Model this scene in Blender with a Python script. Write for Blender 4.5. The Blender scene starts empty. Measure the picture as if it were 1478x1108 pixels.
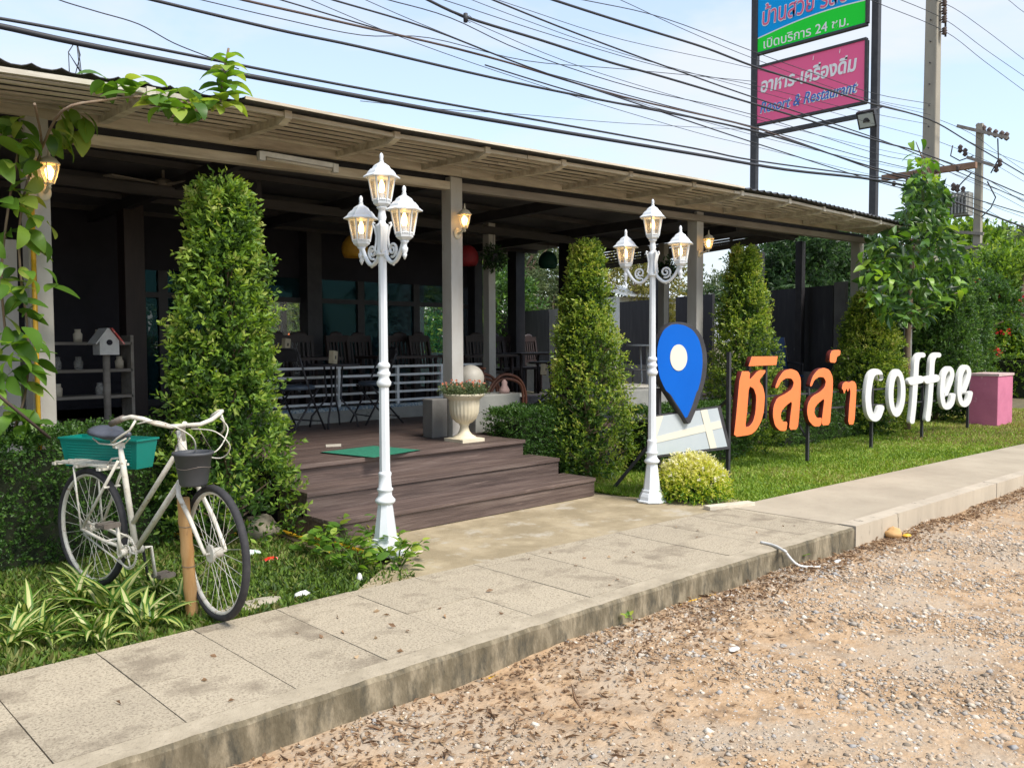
import bpy, bmesh, math, random
import numpy as np
from mathutils import Vector, Matrix, Euler
random.seed(7); RNG = np.random.default_rng(7)
R_ = math.radians
S = bpy.context.scene
COL = S.collection
# ------------------------------------------------------------------ camera
FPX = 1231.0
def _n(v): return v/np.linalg.norm(v)
_dX = _n(np.array([1295., 64., -FPX])); _dY = np.array([-1171., 54., -FPX])
_dY = _n(_dY-_dX*np.dot(_dX, _dY)); _dZ = np.cross(_dX, _dY)
RM = np.array([_dX, _dY, _dZ]); CP = np.array([0, 0, 1.40])
cam = bpy.data.cameras.new('camera'); co = bpy.data.objects.new('camera', cam); COL.objects.link(co)
cam.sensor_width = 36; cam.lens = 36*FPX/1478; cam.clip_end = 3000; cam.clip_start = .05
m4 = Matrix.Identity(4)
for i in range(3):
    for j in range(3): m4[i][j] = RM[i][j]
m4[2][3] = 1.40
co.matrix_world = m4; S.camera = co
# ------------------------------------------------------------------ light
SUN_EL, SUN_AZ = 53, -82       # azimuth of the direction towards the sun, degrees from +X
w = bpy.data.worlds.new("World"); S.world = w; w.use_nodes = True
nt = w.node_tree; nt.nodes.clear(); N = nt.nodes.new; LK = nt.links.new
out = N('ShaderNodeOutputWorld'); bg = N('ShaderNodeBackground'); bg2 = N('ShaderNodeBackground'); mx = N('ShaderNodeMixShader')
sky = N('ShaderNodeTexSky'); sky.sky_type = 'NISHITA'; sky.sun_disc = False
sky.sun_elevation = R_(SUN_EL); sky.sun_rotation = R_(90-SUN_AZ); sky.air_density = 1.3; sky.dust_density = 1.0; sky.ozone_density = 3.5
LK(sky.outputs[0], bg.inputs[0]); bg.inputs[1].default_value = 0.11
tc = N('ShaderNodeTexCoord'); mp = N('ShaderNodeMapping'); mp.inputs['Scale'].default_value = (1.0, 1.0, 3.2); mp.inputs['Rotation'].default_value = (0, 0, .5); mp.inputs['Location'].default_value = (3.3, 1.2, .4)
n1 = N('ShaderNodeTexNoise'); n1.inputs['Scale'].default_value = 2.6; n1.inputs['Detail'].default_value = 8; n1.inputs['Roughness'].default_value = .55; n1.inputs['Distortion'].default_value = .25
LK(tc.outputs['Generated'], mp.inputs[0]); LK(mp.outputs[0], n1.inputs['Vector'])
rp = N('ShaderNodeValToRGB'); rp.color_ramp.elements[0].position = .42; rp.color_ramp.elements[0].color = (.42,)*3+(1,); rp.color_ramp.elements[1].position = .60; rp.color_ramp.elements[1].color = (.93,)*3+(1,)
LK(n1.outputs[0], rp.inputs[0]); LK(rp.outputs[0], mx.inputs[0])
bg2.inputs[0].default_value = (.86, .91, 1.0, 1); bg2.inputs[1].default_value = .405
LK(bg.outputs[0], mx.inputs[1]); LK(bg2.outputs[0], mx.inputs[2]); LK(mx.outputs[0], out.inputs[0])
sl = bpy.data.lights.new('sun', 'SUN'); so = bpy.data.objects.new('sun', sl); COL.objects.link(so)
sl.energy = 1.9; sl.angle = R_(22); sl.color = (1, .94, .85)
_d = Vector((math.cos(R_(SUN_AZ))*math.cos(R_(SUN_EL)), math.sin(R_(SUN_AZ))*math.cos(R_(SUN_EL)), math.sin(R_(SUN_EL))))
so.rotation_euler = _d.to_track_quat('Z', 'Y').to_euler()
S.view_settings.view_transform = 'Standard'; S.view_settings.look = 'None'; S.view_settings.gamma = 1; S.view_settings.use_curve_mapping = False
S.view_settings.exposure = 1.36
S.cycles.max_bounces = 8; S.cycles.transparent_max_bounces = 12; S.cycles.use_denoising = True
# ------------------------------------------------------------------ measuring helpers (photo pixel -> place)
def ray(u, v): return RM@np.array([u-739., 554.-v, -FPX])
def pz(u, v, z=0.): r = ray(u, v); return Vector(CP+r*(z-CP[2])/r[2])
def py(u, v, y): r = ray(u, v); return Vector(CP+r*(y/r[1]))
def px(u, v, x): r = ray(u, v); return Vector(CP+r*(x/r[0]))
def ad(u, v, d): return Vector(CP+RM@(np.array([u-739., 554.-v, -FPX])*d/FPX))
# ------------------------------------------------------------------ object helpers
def tag(o, label=None, cat=None, group=None, kind=None):
    if label: o['label'] = label
    if cat: o['category'] = cat
    if group: o['group'] = group
    if kind: o['kind'] = kind
    return o
def thing(name, label, cat, loc=(0, 0, 0), rz=0, group=None):
    o = bpy.data.objects.new(name, None); COL.objects.link(o); o.location = loc; o.rotation_euler = (0, 0, rz)
    o.empty_display_size = .2
    return tag(o, label, cat, group)
def link(name, me, parent=None, loc=None):
    o = bpy.data.objects.new(name, me); COL.objects.link(o)
    if parent is not None: o.parent = parent
    if loc is not None: o.location = loc
    return o
def copy_tree(o, loc=None, rz=None, label=None, parent=None, scale=None):
    c = o.copy(); COL.objects.link(c)
    if parent is not None: c.parent = parent
    if loc is not None: c.location = loc
    if rz is not None: c.rotation_euler = (0, 0, rz)
    if scale is not None: c.scale = (scale,)*3
    if label: c['label'] = label
    for ch in list(o.children): copy_tree(ch, parent=c)
    return c
def rootloc(p):
    if p is None: return Vector((0, 0, 0))
    while p.parent: p = p.parent
    return Vector(p.location)
class MB:
    def __init__(s): s.v = []; s.f = []; s.sm = []
    def add(s, vs, fs, smooth=False):
        b = len(s.v); s.v += [tuple(p) for p in vs]; s.f += [tuple(b+i for i in f) for f in fs]; s.sm += [smooth]*len(fs); return s
    def box(s, c, d, m=None):
        x, y, z = d[0]/2, d[1]/2, d[2]/2
        P = [Vector((a*x, b*y, e*z)) for a in (-1, 1) for b in (-1, 1) for e in (-1, 1)]
        if m is not None: P = [m@p for p in P]
        c = Vector(c)
        return s.add([p+c for p in P], [(0, 1, 3, 2), (4, 6, 7, 5), (0, 4, 5, 1), (2, 3, 7, 6), (0, 2, 6, 4), (1, 5, 7, 3)])
    def b2(s, a, b): # box between corners
        return s.box([(a[i]+b[i])/2 for i in range(3)], [abs(b[i]-a[i]) for i in range(3)])
    def bar(s, p, q, w, h, up=(0, 0, 1)):
        p = Vector(p); q = Vector(q); d = (q-p).normalized(); u = Vector(up)
        if abs(d.dot(u)) > .98: u = Vector((0, 1, 0))
        a = d.cross(u).normalized(); u = a.cross(d).normalized(); a *= w/2; u *= h/2
        P = [p-a-u, p+a-u, p+a+u, p-a+u, q-a-u, q+a-u, q+a+u, q-a+u]
        return s.add(P, [(0, 1, 2, 3), (7, 6, 5, 4), (0, 4, 5, 1), (1, 5, 6, 2), (2, 6, 7, 3), (3, 7, 4, 0)])
    def tube(s, pts, r, n=8, closed=False, caps=True):
        pts = [Vector(p) for p in pts]; k = len(pts); rr = r if isinstance(r, (list, tuple)) else [r]*k
        vs = []; fs = []; u = None
        for i, p in enumerate(pts):
            if closed: t = pts[(i+1) % k]-pts[i-1]
            else: t = pts[min(i+1, k-1)]-pts[max(i-1, 0)]
            t.normalize()
            if u is None:
                u = t.orthogonal().normalized() if abs(t.z) < .9 else Vector((1, 0, 0))
            u = (u-t*u.dot(t)).normalized(); w_ = t.cross(u)
            for j in range(n):
                a = 2*math.pi*j/n; vs.append(p+(u*math.cos(a)+w_*math.sin(a))*rr[i])
        for i in range(k if closed else k-1):
            for j in range(n):
                a = i*n+j; b = i*n+(j+1) % n; i2 = (i+1) % k
                fs.append((a, b, i2*n+(j+1) % n, i2*n+j))
        s.add(vs, fs, n > 4)
        if caps and not closed:
            b = len(s.v)-len(vs)
            s.f += [tuple(b+j for j in reversed(range(n))), tuple(b+(k-1)*n+j for j in range(n))]; s.sm += [False, False]
        return s
    def lathe(s, prof, n=16, c=(0, 0, 0), rot=0, flat=False, ry=1):
        vs = []; fs = []
        for r, z in prof:
            for j in range(n):
                a = 2*math.pi*(j+rot)/n; vs.append((c[0]+r*math.cos(a), c[1]+r*ry*math.sin(a), c[2]+z))
        for i in range(len(prof)-1):
            for j in range(n): fs.append((i*n+j, i*n+(j+1) % n, (i+1)*n+(j+1) % n, (i+1)*n+j))
        fs.append(tuple(reversed(range(n)))); fs.append(tuple((len(prof)-1)*n+j for j in range(n)))
        s.add(vs, fs, not flat); s.sm[-1] = False; s.sm[-2] = False
        return s
    def ball(s, c, r, n=12, k=8, sc=(1, 1, 1)):
        pr_ = [(max(.0005, math.sin(math.pi*i/k)), -math.cos(math.pi*i/k)) for i in range(k+1)]
        vs = []; fs = []
        for rr, zz in pr_:
            for j in range(n):
                a = 2*math.pi*j/n; vs.append((c[0]+r*sc[0]*rr*math.cos(a), c[1]+r*sc[1]*rr*math.sin(a), c[2]+r*sc[2]*zz))
        for i in range(k):
            for j in range(n): fs.append((i*n+j, i*n+(j+1) % n, (i+1)*n+(j+1) % n, (i+1)*n+j))
        return s.add(vs, fs, True)
    def mesh(s, name, mat, off=Vector((0, 0, 0))):
        me = bpy.data.meshes.new(name); me.from_pydata([(p[0]-off[0], p[1]-off[1], p[2]-off[2]) for p in s.v], [], s.f)
        me.polygons.foreach_set('use_smooth', s.sm)
        for m in (mat if isinstance(mat, (list, tuple)) else [mat]): me.materials.append(m)
        me.update(); return me
    def build(s, name, mat, parent=None, bevel=0):
        o = link(name, s.mesh(name, mat, rootloc(parent)), parent)
        if bevel:
            b = o.modifiers.new('bevel', 'BEVEL'); b.width = bevel; b.segments = 2; b.limit_method = 'ANGLE'
        return o
# ------------------------------------------------------------------ materials
def newmat(name):
    m = bpy.data.materials.new(name); m.use_nodes = True; nt = m.node_tree; b = nt.nodes['Principled BSDF']; return m, nt, b
def C4(c): return (c[0], c[1], c[2], 1)
def mat(name, c, rough=.6, c2=None, scale=6, c3=None, bump=0, bscale=None, metal=0, stretch=(1, 1, 1), spec=.5, detail=6, lo=.35, hi=.65, spots=None, rnd=0):
    m, nt, b = newmat(name); N = nt.nodes.new; L = nt.links.new
    b.inputs['Roughness'].default_value = rough; b.inputs['Metallic'].default_value = metal; b.inputs['Specular IOR Level'].default_value = spec
    b.inputs['Base Color'].default_value = C4(c)
    tc = N('ShaderNodeTexCoord'); mp = N('ShaderNodeMapping'); mp.inputs['Scale'].default_value = stretch
    L(tc.outputs['Object'], mp.inputs[0])
    src = None
    if rnd:
        oi = N('ShaderNodeObjectInfo'); ad_ = N('ShaderNodeVectorMath'); ad_.operation = 'ADD'; cx = N('ShaderNodeCombineXYZ')
        mu = N('ShaderNodeMath'); mu.operation = 'MULTIPLY'; mu.inputs[1].default_value = 37
        L(oi.outputs['Random'], mu.inputs[0]); L(mu.outputs[0], cx.inputs[0]); L(mu.outputs[0], cx.inputs[1]); L(mp.outputs[0], ad_.inputs[0]); L(cx.outputs[0], ad_.inputs[1]); vec = ad_.outputs[0]
    else: vec = mp.outputs[0]
    if c2 is not None:
        nz = N('ShaderNodeTexNoise'); nz.inputs['Scale'].default_value = scale; nz.inputs['Detail'].default_value = detail; nz.inputs['Roughness'].default_value = .65; L(vec, nz.inputs['Vector'])
        rp = N('ShaderNodeValToRGB'); e = rp.color_ramp.elements; e[0].position = lo; e[0].color = C4(c); e[1].position = hi; e[1].color = C4(c2)
        if c3 is not None: k = e.new((lo+hi)/2); k.color = C4(c3)
        L(nz.outputs[0], rp.inputs[0]); src = rp.outputs[0]
    if spots is not None: # (colour, scale, threshold, softness)
        n2 = N('ShaderNodeTexNoise'); n2.inputs['Scale'].default_value = spots[1]; n2.inputs['Detail'].default_value = 5; n2.inputs['Roughness'].default_value = .7; L(vec, n2.inputs['Vector'])
        r2 = N('ShaderNodeValToRGB'); e = r2.color_ramp.elements; e[0].position = spots[2]; e[0].color = (0, 0, 0, 1); e[1].position = spots[2]+spots[3]; e[1].color = (1, 1, 1, 1); L(n2.outputs[0], r2.inputs[0])
        mi = N('ShaderNodeMix'); mi.data_type = 'RGBA'; L(r2.outputs[0], mi.inputs[0])
        if src: L(src, mi.inputs[6])
        else: mi.inputs[6].default_value = C4(c)
        mi.inputs[7].default_value = C4(spots[0]); src = mi.outputs[2]
    if rnd:
        hs = N('ShaderNodeHueSaturation'); mr = N('ShaderNodeMapRange'); mr.inputs[3].default_value = 1-rnd; mr.inputs[4].default_value = 1+rnd
        L(oi.outputs['Random'], mr.inputs[0]); L(mr.outputs[0], hs.inputs['Value'])
        if src: L(src, hs.inputs['Color'])
        else: hs.inputs['Color'].default_value = C4(c)
        src = hs.outputs[0]
    if src: L(src, b.inputs['Base Color'])
    if bump:
        n3 = N('ShaderNodeTexNoise'); n3.inputs['Scale'].default_value = bscale or scale*4; n3.inputs['Detail'].default_value = 6; L(vec, n3.inputs['Vector'])
        bp = N('ShaderNodeBump'); bp.inputs['Strength'].default_value = bump; bp.inputs['Distance'].default_value = .01; L(n3.outputs[0], bp.inputs['Height']); L(bp.outputs[0], b.inputs['Normal'])
    return m
def leafmat(name, cols, rough=.5, trans=.38, attr='tint', tc=None):
    m, nt, b = newmat(name); N = nt.nodes.new; L = nt.links.new
    b.inputs['Roughness'].default_value = rough; b.inputs['Specular IOR Level'].default_value = .4
    if attr == 'object':
        a = N('ShaderNodeObjectInfo'); o = a.outputs['Random']
    else:
        a = N('ShaderNodeAttribute'); a.attribute_name = attr; o = a.outputs['Fac']
    rp = N('ShaderNodeValToRGB'); e = rp.color_ramp.elements
    e[0].color = C4(cols[0]); e[1].color = C4(cols[-1])
    for i, c in enumerate(cols[1:-1]): k = e.new((i+1)/(len(cols)-1)); k.color = C4(c)
    L(o, rp.inputs[0]); L(rp.outputs[0], b.inputs['Base Color'])
    t = N('ShaderNodeBsdfTranslucent'); mi = N('ShaderNodeMixShader'); mi.inputs[0].default_value = trans
    hs = N('ShaderNodeHueSaturation'); hs.inputs['Value'].default_value = 1.6; hs.inputs['Saturation'].default_value = 1.1; hs.inputs['Hue'].default_value = .485
    L(rp.outputs[0], hs.inputs['Color']); L(hs.outputs[0], t.inputs[0])
    L(b.outputs[0], mi.inputs[1]); L(t.outputs[0], mi.inputs[2]); L(mi.outputs[0], nt.nodes['Material Output'].inputs[0])
    return m
def emis(name, c, s):
    m, nt, b = newmat(name); b.inputs['Emission Color'].default_value = C4(c); b.inputs['Emission Strength'].default_value = s; b.inputs['Base Color'].default_value = C4(c); return m
def glass(name, c, rough=.05, alpha=.3, spec=.5):
    m, nt, b = newmat(name); b.inputs['Base Color'].default_value = C4(c); b.inputs['Roughness'].default_value = rough; b.inputs['Alpha'].default_value = alpha; b.inputs['Specular IOR Level'].default_value = spec; return m
G = {}
G['gravel'] = mat('gravel_soil', (.20, .135, .085), .95, (.50, .36, .23), 9, (.41, .275, .16), bump=1, bscale=45, spots=((.40, .32, .235), 1.6, .46, .18), spec=.2, detail=12, lo=.33, hi=.66)
G['stone'] = leafmat('pebble', [(.16, .13, .10), (.36, .30, .23), (.32, .31, .30), (.52, .44, .34), (.46, .32, .20), (.42, .35, .28), (.66, .60, .50)], .9, 0)
G['dead'] = leafmat('dead_leaf', [(.13, .075, .04), (.26, .16, .09), (.38, .25, .14), (.20, .13, .08), (.44, .32, .19)], .85, .12)
G['walk'] = mat('paving_concrete', (.41, .35, .26), .95, (.27, .225, .165), 3.2, (.45, .385, .285), bump=.6, bscale=120, spots=((.20, .165, .12), 80, .49, .17), rnd=.06, spec=.2)
G['walk2'] = mat('smooth_concrete', (.44, .375, .28), .9, (.34, .285, .21), 1.2, bump=.3, bscale=120, spots=((.24, .21, .17), 30, .6, .12))
G['patch'] = mat('entrance_concrete', (.27, .215, .13), .95, (.40, .325, .21), 3, (.33, .265, .165), bump=.4, bscale=90, spots=((.42, .37, .29), 3.5, .55, .12), lo=.4, hi=.62)
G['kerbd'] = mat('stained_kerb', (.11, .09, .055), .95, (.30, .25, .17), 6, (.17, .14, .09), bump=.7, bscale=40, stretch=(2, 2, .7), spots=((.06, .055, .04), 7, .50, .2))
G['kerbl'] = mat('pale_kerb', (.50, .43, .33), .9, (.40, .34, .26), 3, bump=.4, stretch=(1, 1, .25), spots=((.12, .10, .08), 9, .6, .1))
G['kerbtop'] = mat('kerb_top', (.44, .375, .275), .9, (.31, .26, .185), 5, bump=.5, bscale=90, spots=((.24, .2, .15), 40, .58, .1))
G['soil'] = mat('lawn_soil', (.10, .085, .045), .95, (.16, .13, .07), 5, bump=.6)
G['deck'] = mat('dark_deck_wood', (.060, .040, .034), .6, (.15, .11, .092), 5, (.095, .064, .054), bump=.35, bscale=40, stretch=(.25, 5, 5), rnd=.22, spots=((.26, .19, .16), 7, .6, .15))
G['white'] = mat('white_enamel', (.74, .77, .80), .35, (.64, .67, .69), 5, spots=((.48, .47, .43), 14, .66, .08), stretch=(1, 1, .5))
G['column'] = mat('painted_column', (.50, .49, .46), .6, (.40, .37, .33), 3, stretch=(1, 1, .4), spots=((.32, .28, .24), 9, .62, .1))
G['timber'] = mat('weathered_paint_timber', (.66, .60, .49), .8, (.40, .34, .26), 4, (.54, .48, .38), bump=.3, stretch=(.4, 3, 3), rnd=.12)
G['timberw'] = mat('pale_paint_timber', (.72, .69, .60), .75, (.42, .38, .31), 4, stretch=(.4, 3, 3), rnd=.08, spots=((.28, .24, .18), 11, .62, .1))
G['timberd'] = mat('dark_paint_timber', (.30, .27, .235), .8, (.21, .185, .16), 4, stretch=(.4, 3, 3), rnd=.1)
G['metal'] = mat('roof_sheet_metal', (.045, .045, .05), .65, (.08, .08, .085), 2)  # kept very dark so the slat gaps beneath look shadowed
G['steel'] = mat('dark_steel', (.024, .023, .028), .55, (.042, .04, .044), 6)
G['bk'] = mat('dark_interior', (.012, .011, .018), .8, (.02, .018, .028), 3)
G['brownd'] = mat('dark_brown_wood', (.022, .013, .012), .55, (.036, .021, .019), 5, stretch=(3, 3, .5))
G['fabricbk'] = mat('black_screen', (.020, .020, .024), .85, (.035, .034, .038), 5, bump=.1, spots=((.06, .06, .06), 5, .62, .1), stretch=(2, 2, .3))
G['glass'] = glass('tinted_glass', (.010, .035, .045), .04, .72, .15)
G['glass'].node_tree.nodes['Principled BSDF'].inputs['Specular Tint'].default_value = (.25, .75, .9, 1)
G['glassg'] = glass('green_tinted_glass', (.0, .42, .28), .05, .22)
G['glassc'] = glass('lantern_glass', (.75, .74, .70), .08, .22)
G['bulb'] = emis('lit_bulb', (1, .58, .18), 4.5)
G['bulbw'] = emis('warm_bulb_glow', (1, .42, .08), 1.6)
G['orange'] = mat('orange_paint', (.90, .215, .055), .5, (.84, .19, .05), 3)
G['redside'] = mat('dark_red_edge', (.10, .012, .01), .5)
G['whitel'] = mat('white_letter_paint', (.70, .70, .67), .6, (.65, .65, .62), 4)
G['blue'] = mat('blue_paint', (.0, .105, .50), .65, (.0, .095, .46), 2, spec=.15)
G['cream'] = mat('cream_paint', (.66, .62, .52), .6)
G['mapgrey'] = mat('grey_board', (.42, .47, .50), .45, (.47, .51, .53), 2)
G['bikew'] = mat('chalky_white_paint', (.66, .64, .57), .6, (.52, .48, .40), 14, spots=((.26, .17, .10), 26, .61, .07))
G['tyre'] = mat('tyre_rubber', (.022, .021, .024), .8, (.04, .038, .04), 20)
G['vinyl'] = mat('faded_black_vinyl', (.05, .055, .07), .45, (.10, .11, .14), 6)
G['rust'] = mat('rusty_steel', (.16, .13, .11), .6, (.24, .21, .18), 12, metal=.5)
G['planter'] = mat('green_plastic', (.0, .17, .135), .4, (.0, .20, .16), 4)
G['potgrey'] = mat('grey_black_plastic', (.045, .048, .055), .55, (.065, .068, .075), 5)
G['bamboo'] = mat('bamboo', (.42, .22, .075), .55, (.52, .32, .14), 7, stretch=(3, 3, .5), spots=((.22, .11, .05), 8, .6, .1))
G['yellow'] = mat('yellow_pipe', (.72, .42, .02), .45, (.6, .34, .03), 6)
G['urn'] = mat('cream_plaster', (.62, .54, .38), .6, (.70, .63, .48), 5, bump=.1, spots=((.42, .34, .2), 9, .64, .1))
G['concrete'] = mat('grey_concrete', (.25, .25, .235), .9, (.34, .34, .31), 3, bump=.3, spots=((.15, .15, .14), 6, .6, .1))
G['concd'] = mat('dark_concrete', (.12, .115, .11), .9, (.17, .165, .155), 3)
G['beamd'] = mat('shaded_roof_timber', (.085, .078, .078), .8, (.05, .046, .046), 4, stretch=(.4, 3, 3), rnd=.15)  # darker timber copy, the shade under the roof is put into its colour
G['tile'] = mat('blue_mosaic_tile', (.12, .20, .30), .3, (.45, .5, .5), 60, lo=.48, hi=.52)
G['pole'] = mat('pole_concrete', (.34, .31, .25), .9, (.28, .255, .21), 3, stretch=(2, 2, .4), bump=.2)
G['cable'] = mat('black_cable', (.025, .025, .03), .6)
G['cableb'] = mat('brown_cable', (.09, .06, .05), .7)
G['pink'] = mat('pink_plaster', (.56, .17, .27), .85, (.48, .14, .23), 3, bump=.25, spots=((.62, .32, .38), 7, .62, .1))
G['pinktop'] = mat('pale_pink_cap', (.60, .44, .42), .85, (.5, .36, .34), 4)
G['spink'] = mat('sign_pink', (.92, .15, .32), .6, spec=.15); G['sblue'] = mat('sign_blue', (.0, .36, .85), .6, spec=.15); G['sgreen'] = mat('sign_green', (.02, .75, .05), .6, spec=.15)
G['swhite'] = mat('sign_white', (.85, .85, .85), .4); G['stblue'] = mat('sign_text_blue', (.02, .16, .55), .4)
G['navy'] = mat('navy_fabric', (.008, .035, .12), .8, (.012, .05, .16), 5)
G['seat'] = mat('blue_grey_vinyl', (.045, .065, .095), .5, (.07, .09, .12), 6)
G['mat'] = mat('green_mat', (.01, .13, .075), .95, (.02, .20, .12), 40, bump=.5, bscale=120)
G['red'] = mat('red_shade', (.25, .008, .012), .7, (.18, .006, .01), 25); G['grn'] = mat('green_shade', (.0, .06, .035), .7, (.0, .045, .028), 25); G['yel'] = mat('yellow_shade', (.42, .22, .01), .7, (.34, .17, .01), 25)
G['bark'] = mat('bark', (.20, .13, .085), .9, (.22, .17, .12), 8, bump=.6, stretch=(3, 3, .6))
G['rattan'] = mat('brown_bentwood', (.12, .04, .022), .45, (.17, .065, .035), 8)
G['globe'] = mat('white_globe', (.62, .58, .50), .5, (.50, .46, .38), 5)
G['plastic'] = mat('white_plastic', (.75, .75, .73), .5, (.6, .6, .58), 8); G['wrap'] = mat('red_wrapper', (.7, .03, .02), .3, (.8, .5, .45), 12, lo=.55, hi=.6)
G['rock'] = mat('garden_rock', (.28, .24, .17), .9, (.40, .36, .28), 5, bump=.5)
G['paper'] = mat('beige_box', (.55, .48, .34), .8, (.45, .38, .26), 8)
FOL = [(.035, .08, .014), (.09, .18, .025), (.18, .31, .04), (.30, .42, .065), (.42, .46, .14)]
G['ficus'] = leafmat('ficus_leaf', FOL, .5)
G['ficus2'] = leafmat('ficus_leaf_yellow', [(.045, .09, .016), (.12, .21, .027), (.23, .34, .045), (.38, .46, .075), (.48, .46, .13)], .38)
G['hedge'] = leafmat('hedge_leaf', [(.025, .06, .014), (.055, .13, .025), (.10, .20, .035), (.18, .30, .055)], .4)
G['darkf'] = leafmat('dark_foliage', [(.015, .035, .012), (.035, .08, .025), (.07, .14, .04), (.13, .20, .08)], .5)
G['dusty'] = leafmat('dusty_foliage', [(.05, .08, .03), (.09, .13, .05), (.15, .19, .08), (.26, .28, .13)], .6, .35)
G['yellowf'] = leafmat('yellow_foliage', [(.12, .12, .03), (.22, .22, .05), (.34, .30, .08), (.30, .18, .07)], .6, .35)
G['variegated'] = leafmat('variegated_leaf', [(.05, .15, .015), (.16, .30, .03), (.46, .52, .05), (.62, .62, .12), (.70, .68, .34)], .4)
G['grass'] = leafmat('grass_blade', [(.07, .13, .016), (.13, .24, .024), (.21, .34, .035), (.30, .42, .06), (.38, .36, .12)], .55, .3)
G['weedg'] = leafmat('weed_cover', [(.045, .085, .015), (.09, .16, .02), (.15, .25, .03), (.22, .20, .07), (.10, .20, .02), (.24, .34, .06)], .6, .3)
G['drygrass'] = leafmat('dry_grass', [(.20, .17, .06), (.32, .26, .10), (.20, .22, .05)], .6, .3)
G['vine'] = leafmat('vine_leaf', [(.06, .14, .02), (.11, .23, .03), (.18, .32, .04), (.36, .44, .08)], .4, .4, 'object')
G['magnolia'] = leafmat('broad_leaf', [(.05, .13, .02), (.10, .23, .03), (.17, .33, .045), (.28, .42, .06)], .4, .35, 'object')  # brightened for the outer leaves, their sunlit look is put into the colour
G['magn2'] = leafmat('shaded_leaf_mass', [(.015, .04, .012), (.03, .08, .016), (.055, .13, .022), (.10, .20, .03)], .35, .3)  # darker copy for leaves within the crown, shade put into the colour
G['flower'] = leafmat('orange_petals', [(.7, .25, .12), (.8, .4, .25), (.75, .18, .08)], .6, .2); G['rflower'] = leafmat('red_petals', [(.6, .03, .02), (.75, .10, .06)], .6, .2); G['wflower'] = leafmat('white_petals', [(.8, .8, .72), (.85, .8, .6)], .6, .2)
# ------------------------------------------------------------------ leaf clouds
def fastmesh(name, V, F, tint, m, smooth=False):
    me = bpy.data.meshes.new(name); nv = len(V); nf = len(F); k = F.shape[1]
    me.vertices.add(nv); me.vertices.foreach_set('co', V.astype(np.float32).ravel())
    me.loops.add(nf*k); me.loops.foreach_set('vertex_index', F.astype(np.int32).ravel())
    me.polygons.add(nf); me.polygons.foreach_set('loop_start', np.arange(0, nf*k, k, dtype=np.int32)); me.polygons.foreach_set('loop_total', np.full(nf, k, dtype=np.int32))
    a = me.attributes.new('tint', 'FLOAT', 'FACE'); a.data.foreach_set('value', tint.astype(np.float32))
    me.update(calc_edges=True); me.materials.append(m); return me
def unit(a): return a/np.maximum(np.linalg.norm(a, axis=1, keepdims=True), 1e-9)
def leaves(name, P, D, L, W, m, parent=None, tint=None, fold=.25, droop=.0, world=True, seed=None):
    """one folded leaf (two faces each side of a midrib) at every point"""
    n = len(P); P = np.asarray(P, float); D = unit(np.asarray(D, float)); L = np.broadcast_to(L, n)[:, None]; W = np.broadcast_to(W, n)[:, None]
    if world: P = P-np.array(rootloc(parent))
    rv = unit(RNG.normal(size=(n, 3))); A = unit(np.cross(D, rv)); U = np.cross(A, D)
    b = P; t = P+D*L-U*L*droop; mid = P+D*L*.45
    l = mid+A*W*.5+U*W*fold; r = mid-A*W*.5+U*W*fold
    V = np.concatenate([b, l, t, r], 1).reshape(-1, 3)
    i = np.arange(n)*4; F = np.concatenate([np.stack([i, i+1, i+2], 1), np.stack([i, i+2, i+3], 1)], 1).reshape(-1, 3)
    if tint is None: tint = RNG.random(n)
    me = fastmesh(name, V, F, np.repeat(np.clip(tint, 0, 1), 2), m)
    return link(name, me, parent)
def snoise(P, f, seed=0):
    r = np.random.default_rng(seed); s = 0
    for k in range(5):
        d = r.normal(size=3); s = s+np.sin((P@d)*f*(1+.6*k)+r.random()*6.28)/(1+.5*k)
    return s/2.6
# ================================================================== SETTING
def struct(name, mb, m, parent=None):
    o = mb.build(name, m, parent)
    if parent is None: o['kind'] = 'structure'
    return o
YN = lambda x: float(np.interp(x, [-8, 0, 4.2, 6.3, 10, 20, 40], [2.97, 2.96, 2.93, 2.85, 2.73, 2.35, 1.5]))
YF = lambda x: float(np.interp(x, [-8, 1, 2.6, 6.6, 13, 20, 40], [4.08, 4.08, 4.09, 3.94, 3.59, 3.2, 2.1]))
# gravel lot: one sheet to the horizon, gently uneven near the viewer
mb = MB(); gx = list(np.linspace(-6, 26, 161)); gy = list(np.linspace(-4, 2.96, 36))
vs = [(x, min(y, 2.99), -.15+.018*math.sin(x*2.1+y*1.3)*math.sin(y*2.7-x)+.010*math.sin(x*5.7+y*3.1)) for y in gy for x in gx]
fs = [(j*161+i, j*161+i+1, (j+1)*161+i+1, (j+1)*161+i) for j in range(35) for i in range(160)]
mb.add(vs, fs, True); gl = struct('gravel_lot', mb, G['gravel'])
mb = MB(); mb.add([(-900, -900, -.19), (900, -900, -.19), (900, 900, -.19), (-900, 900, -.19)], [(0, 1, 2, 3)]); struct('ground', mb, G['soil'])
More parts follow.
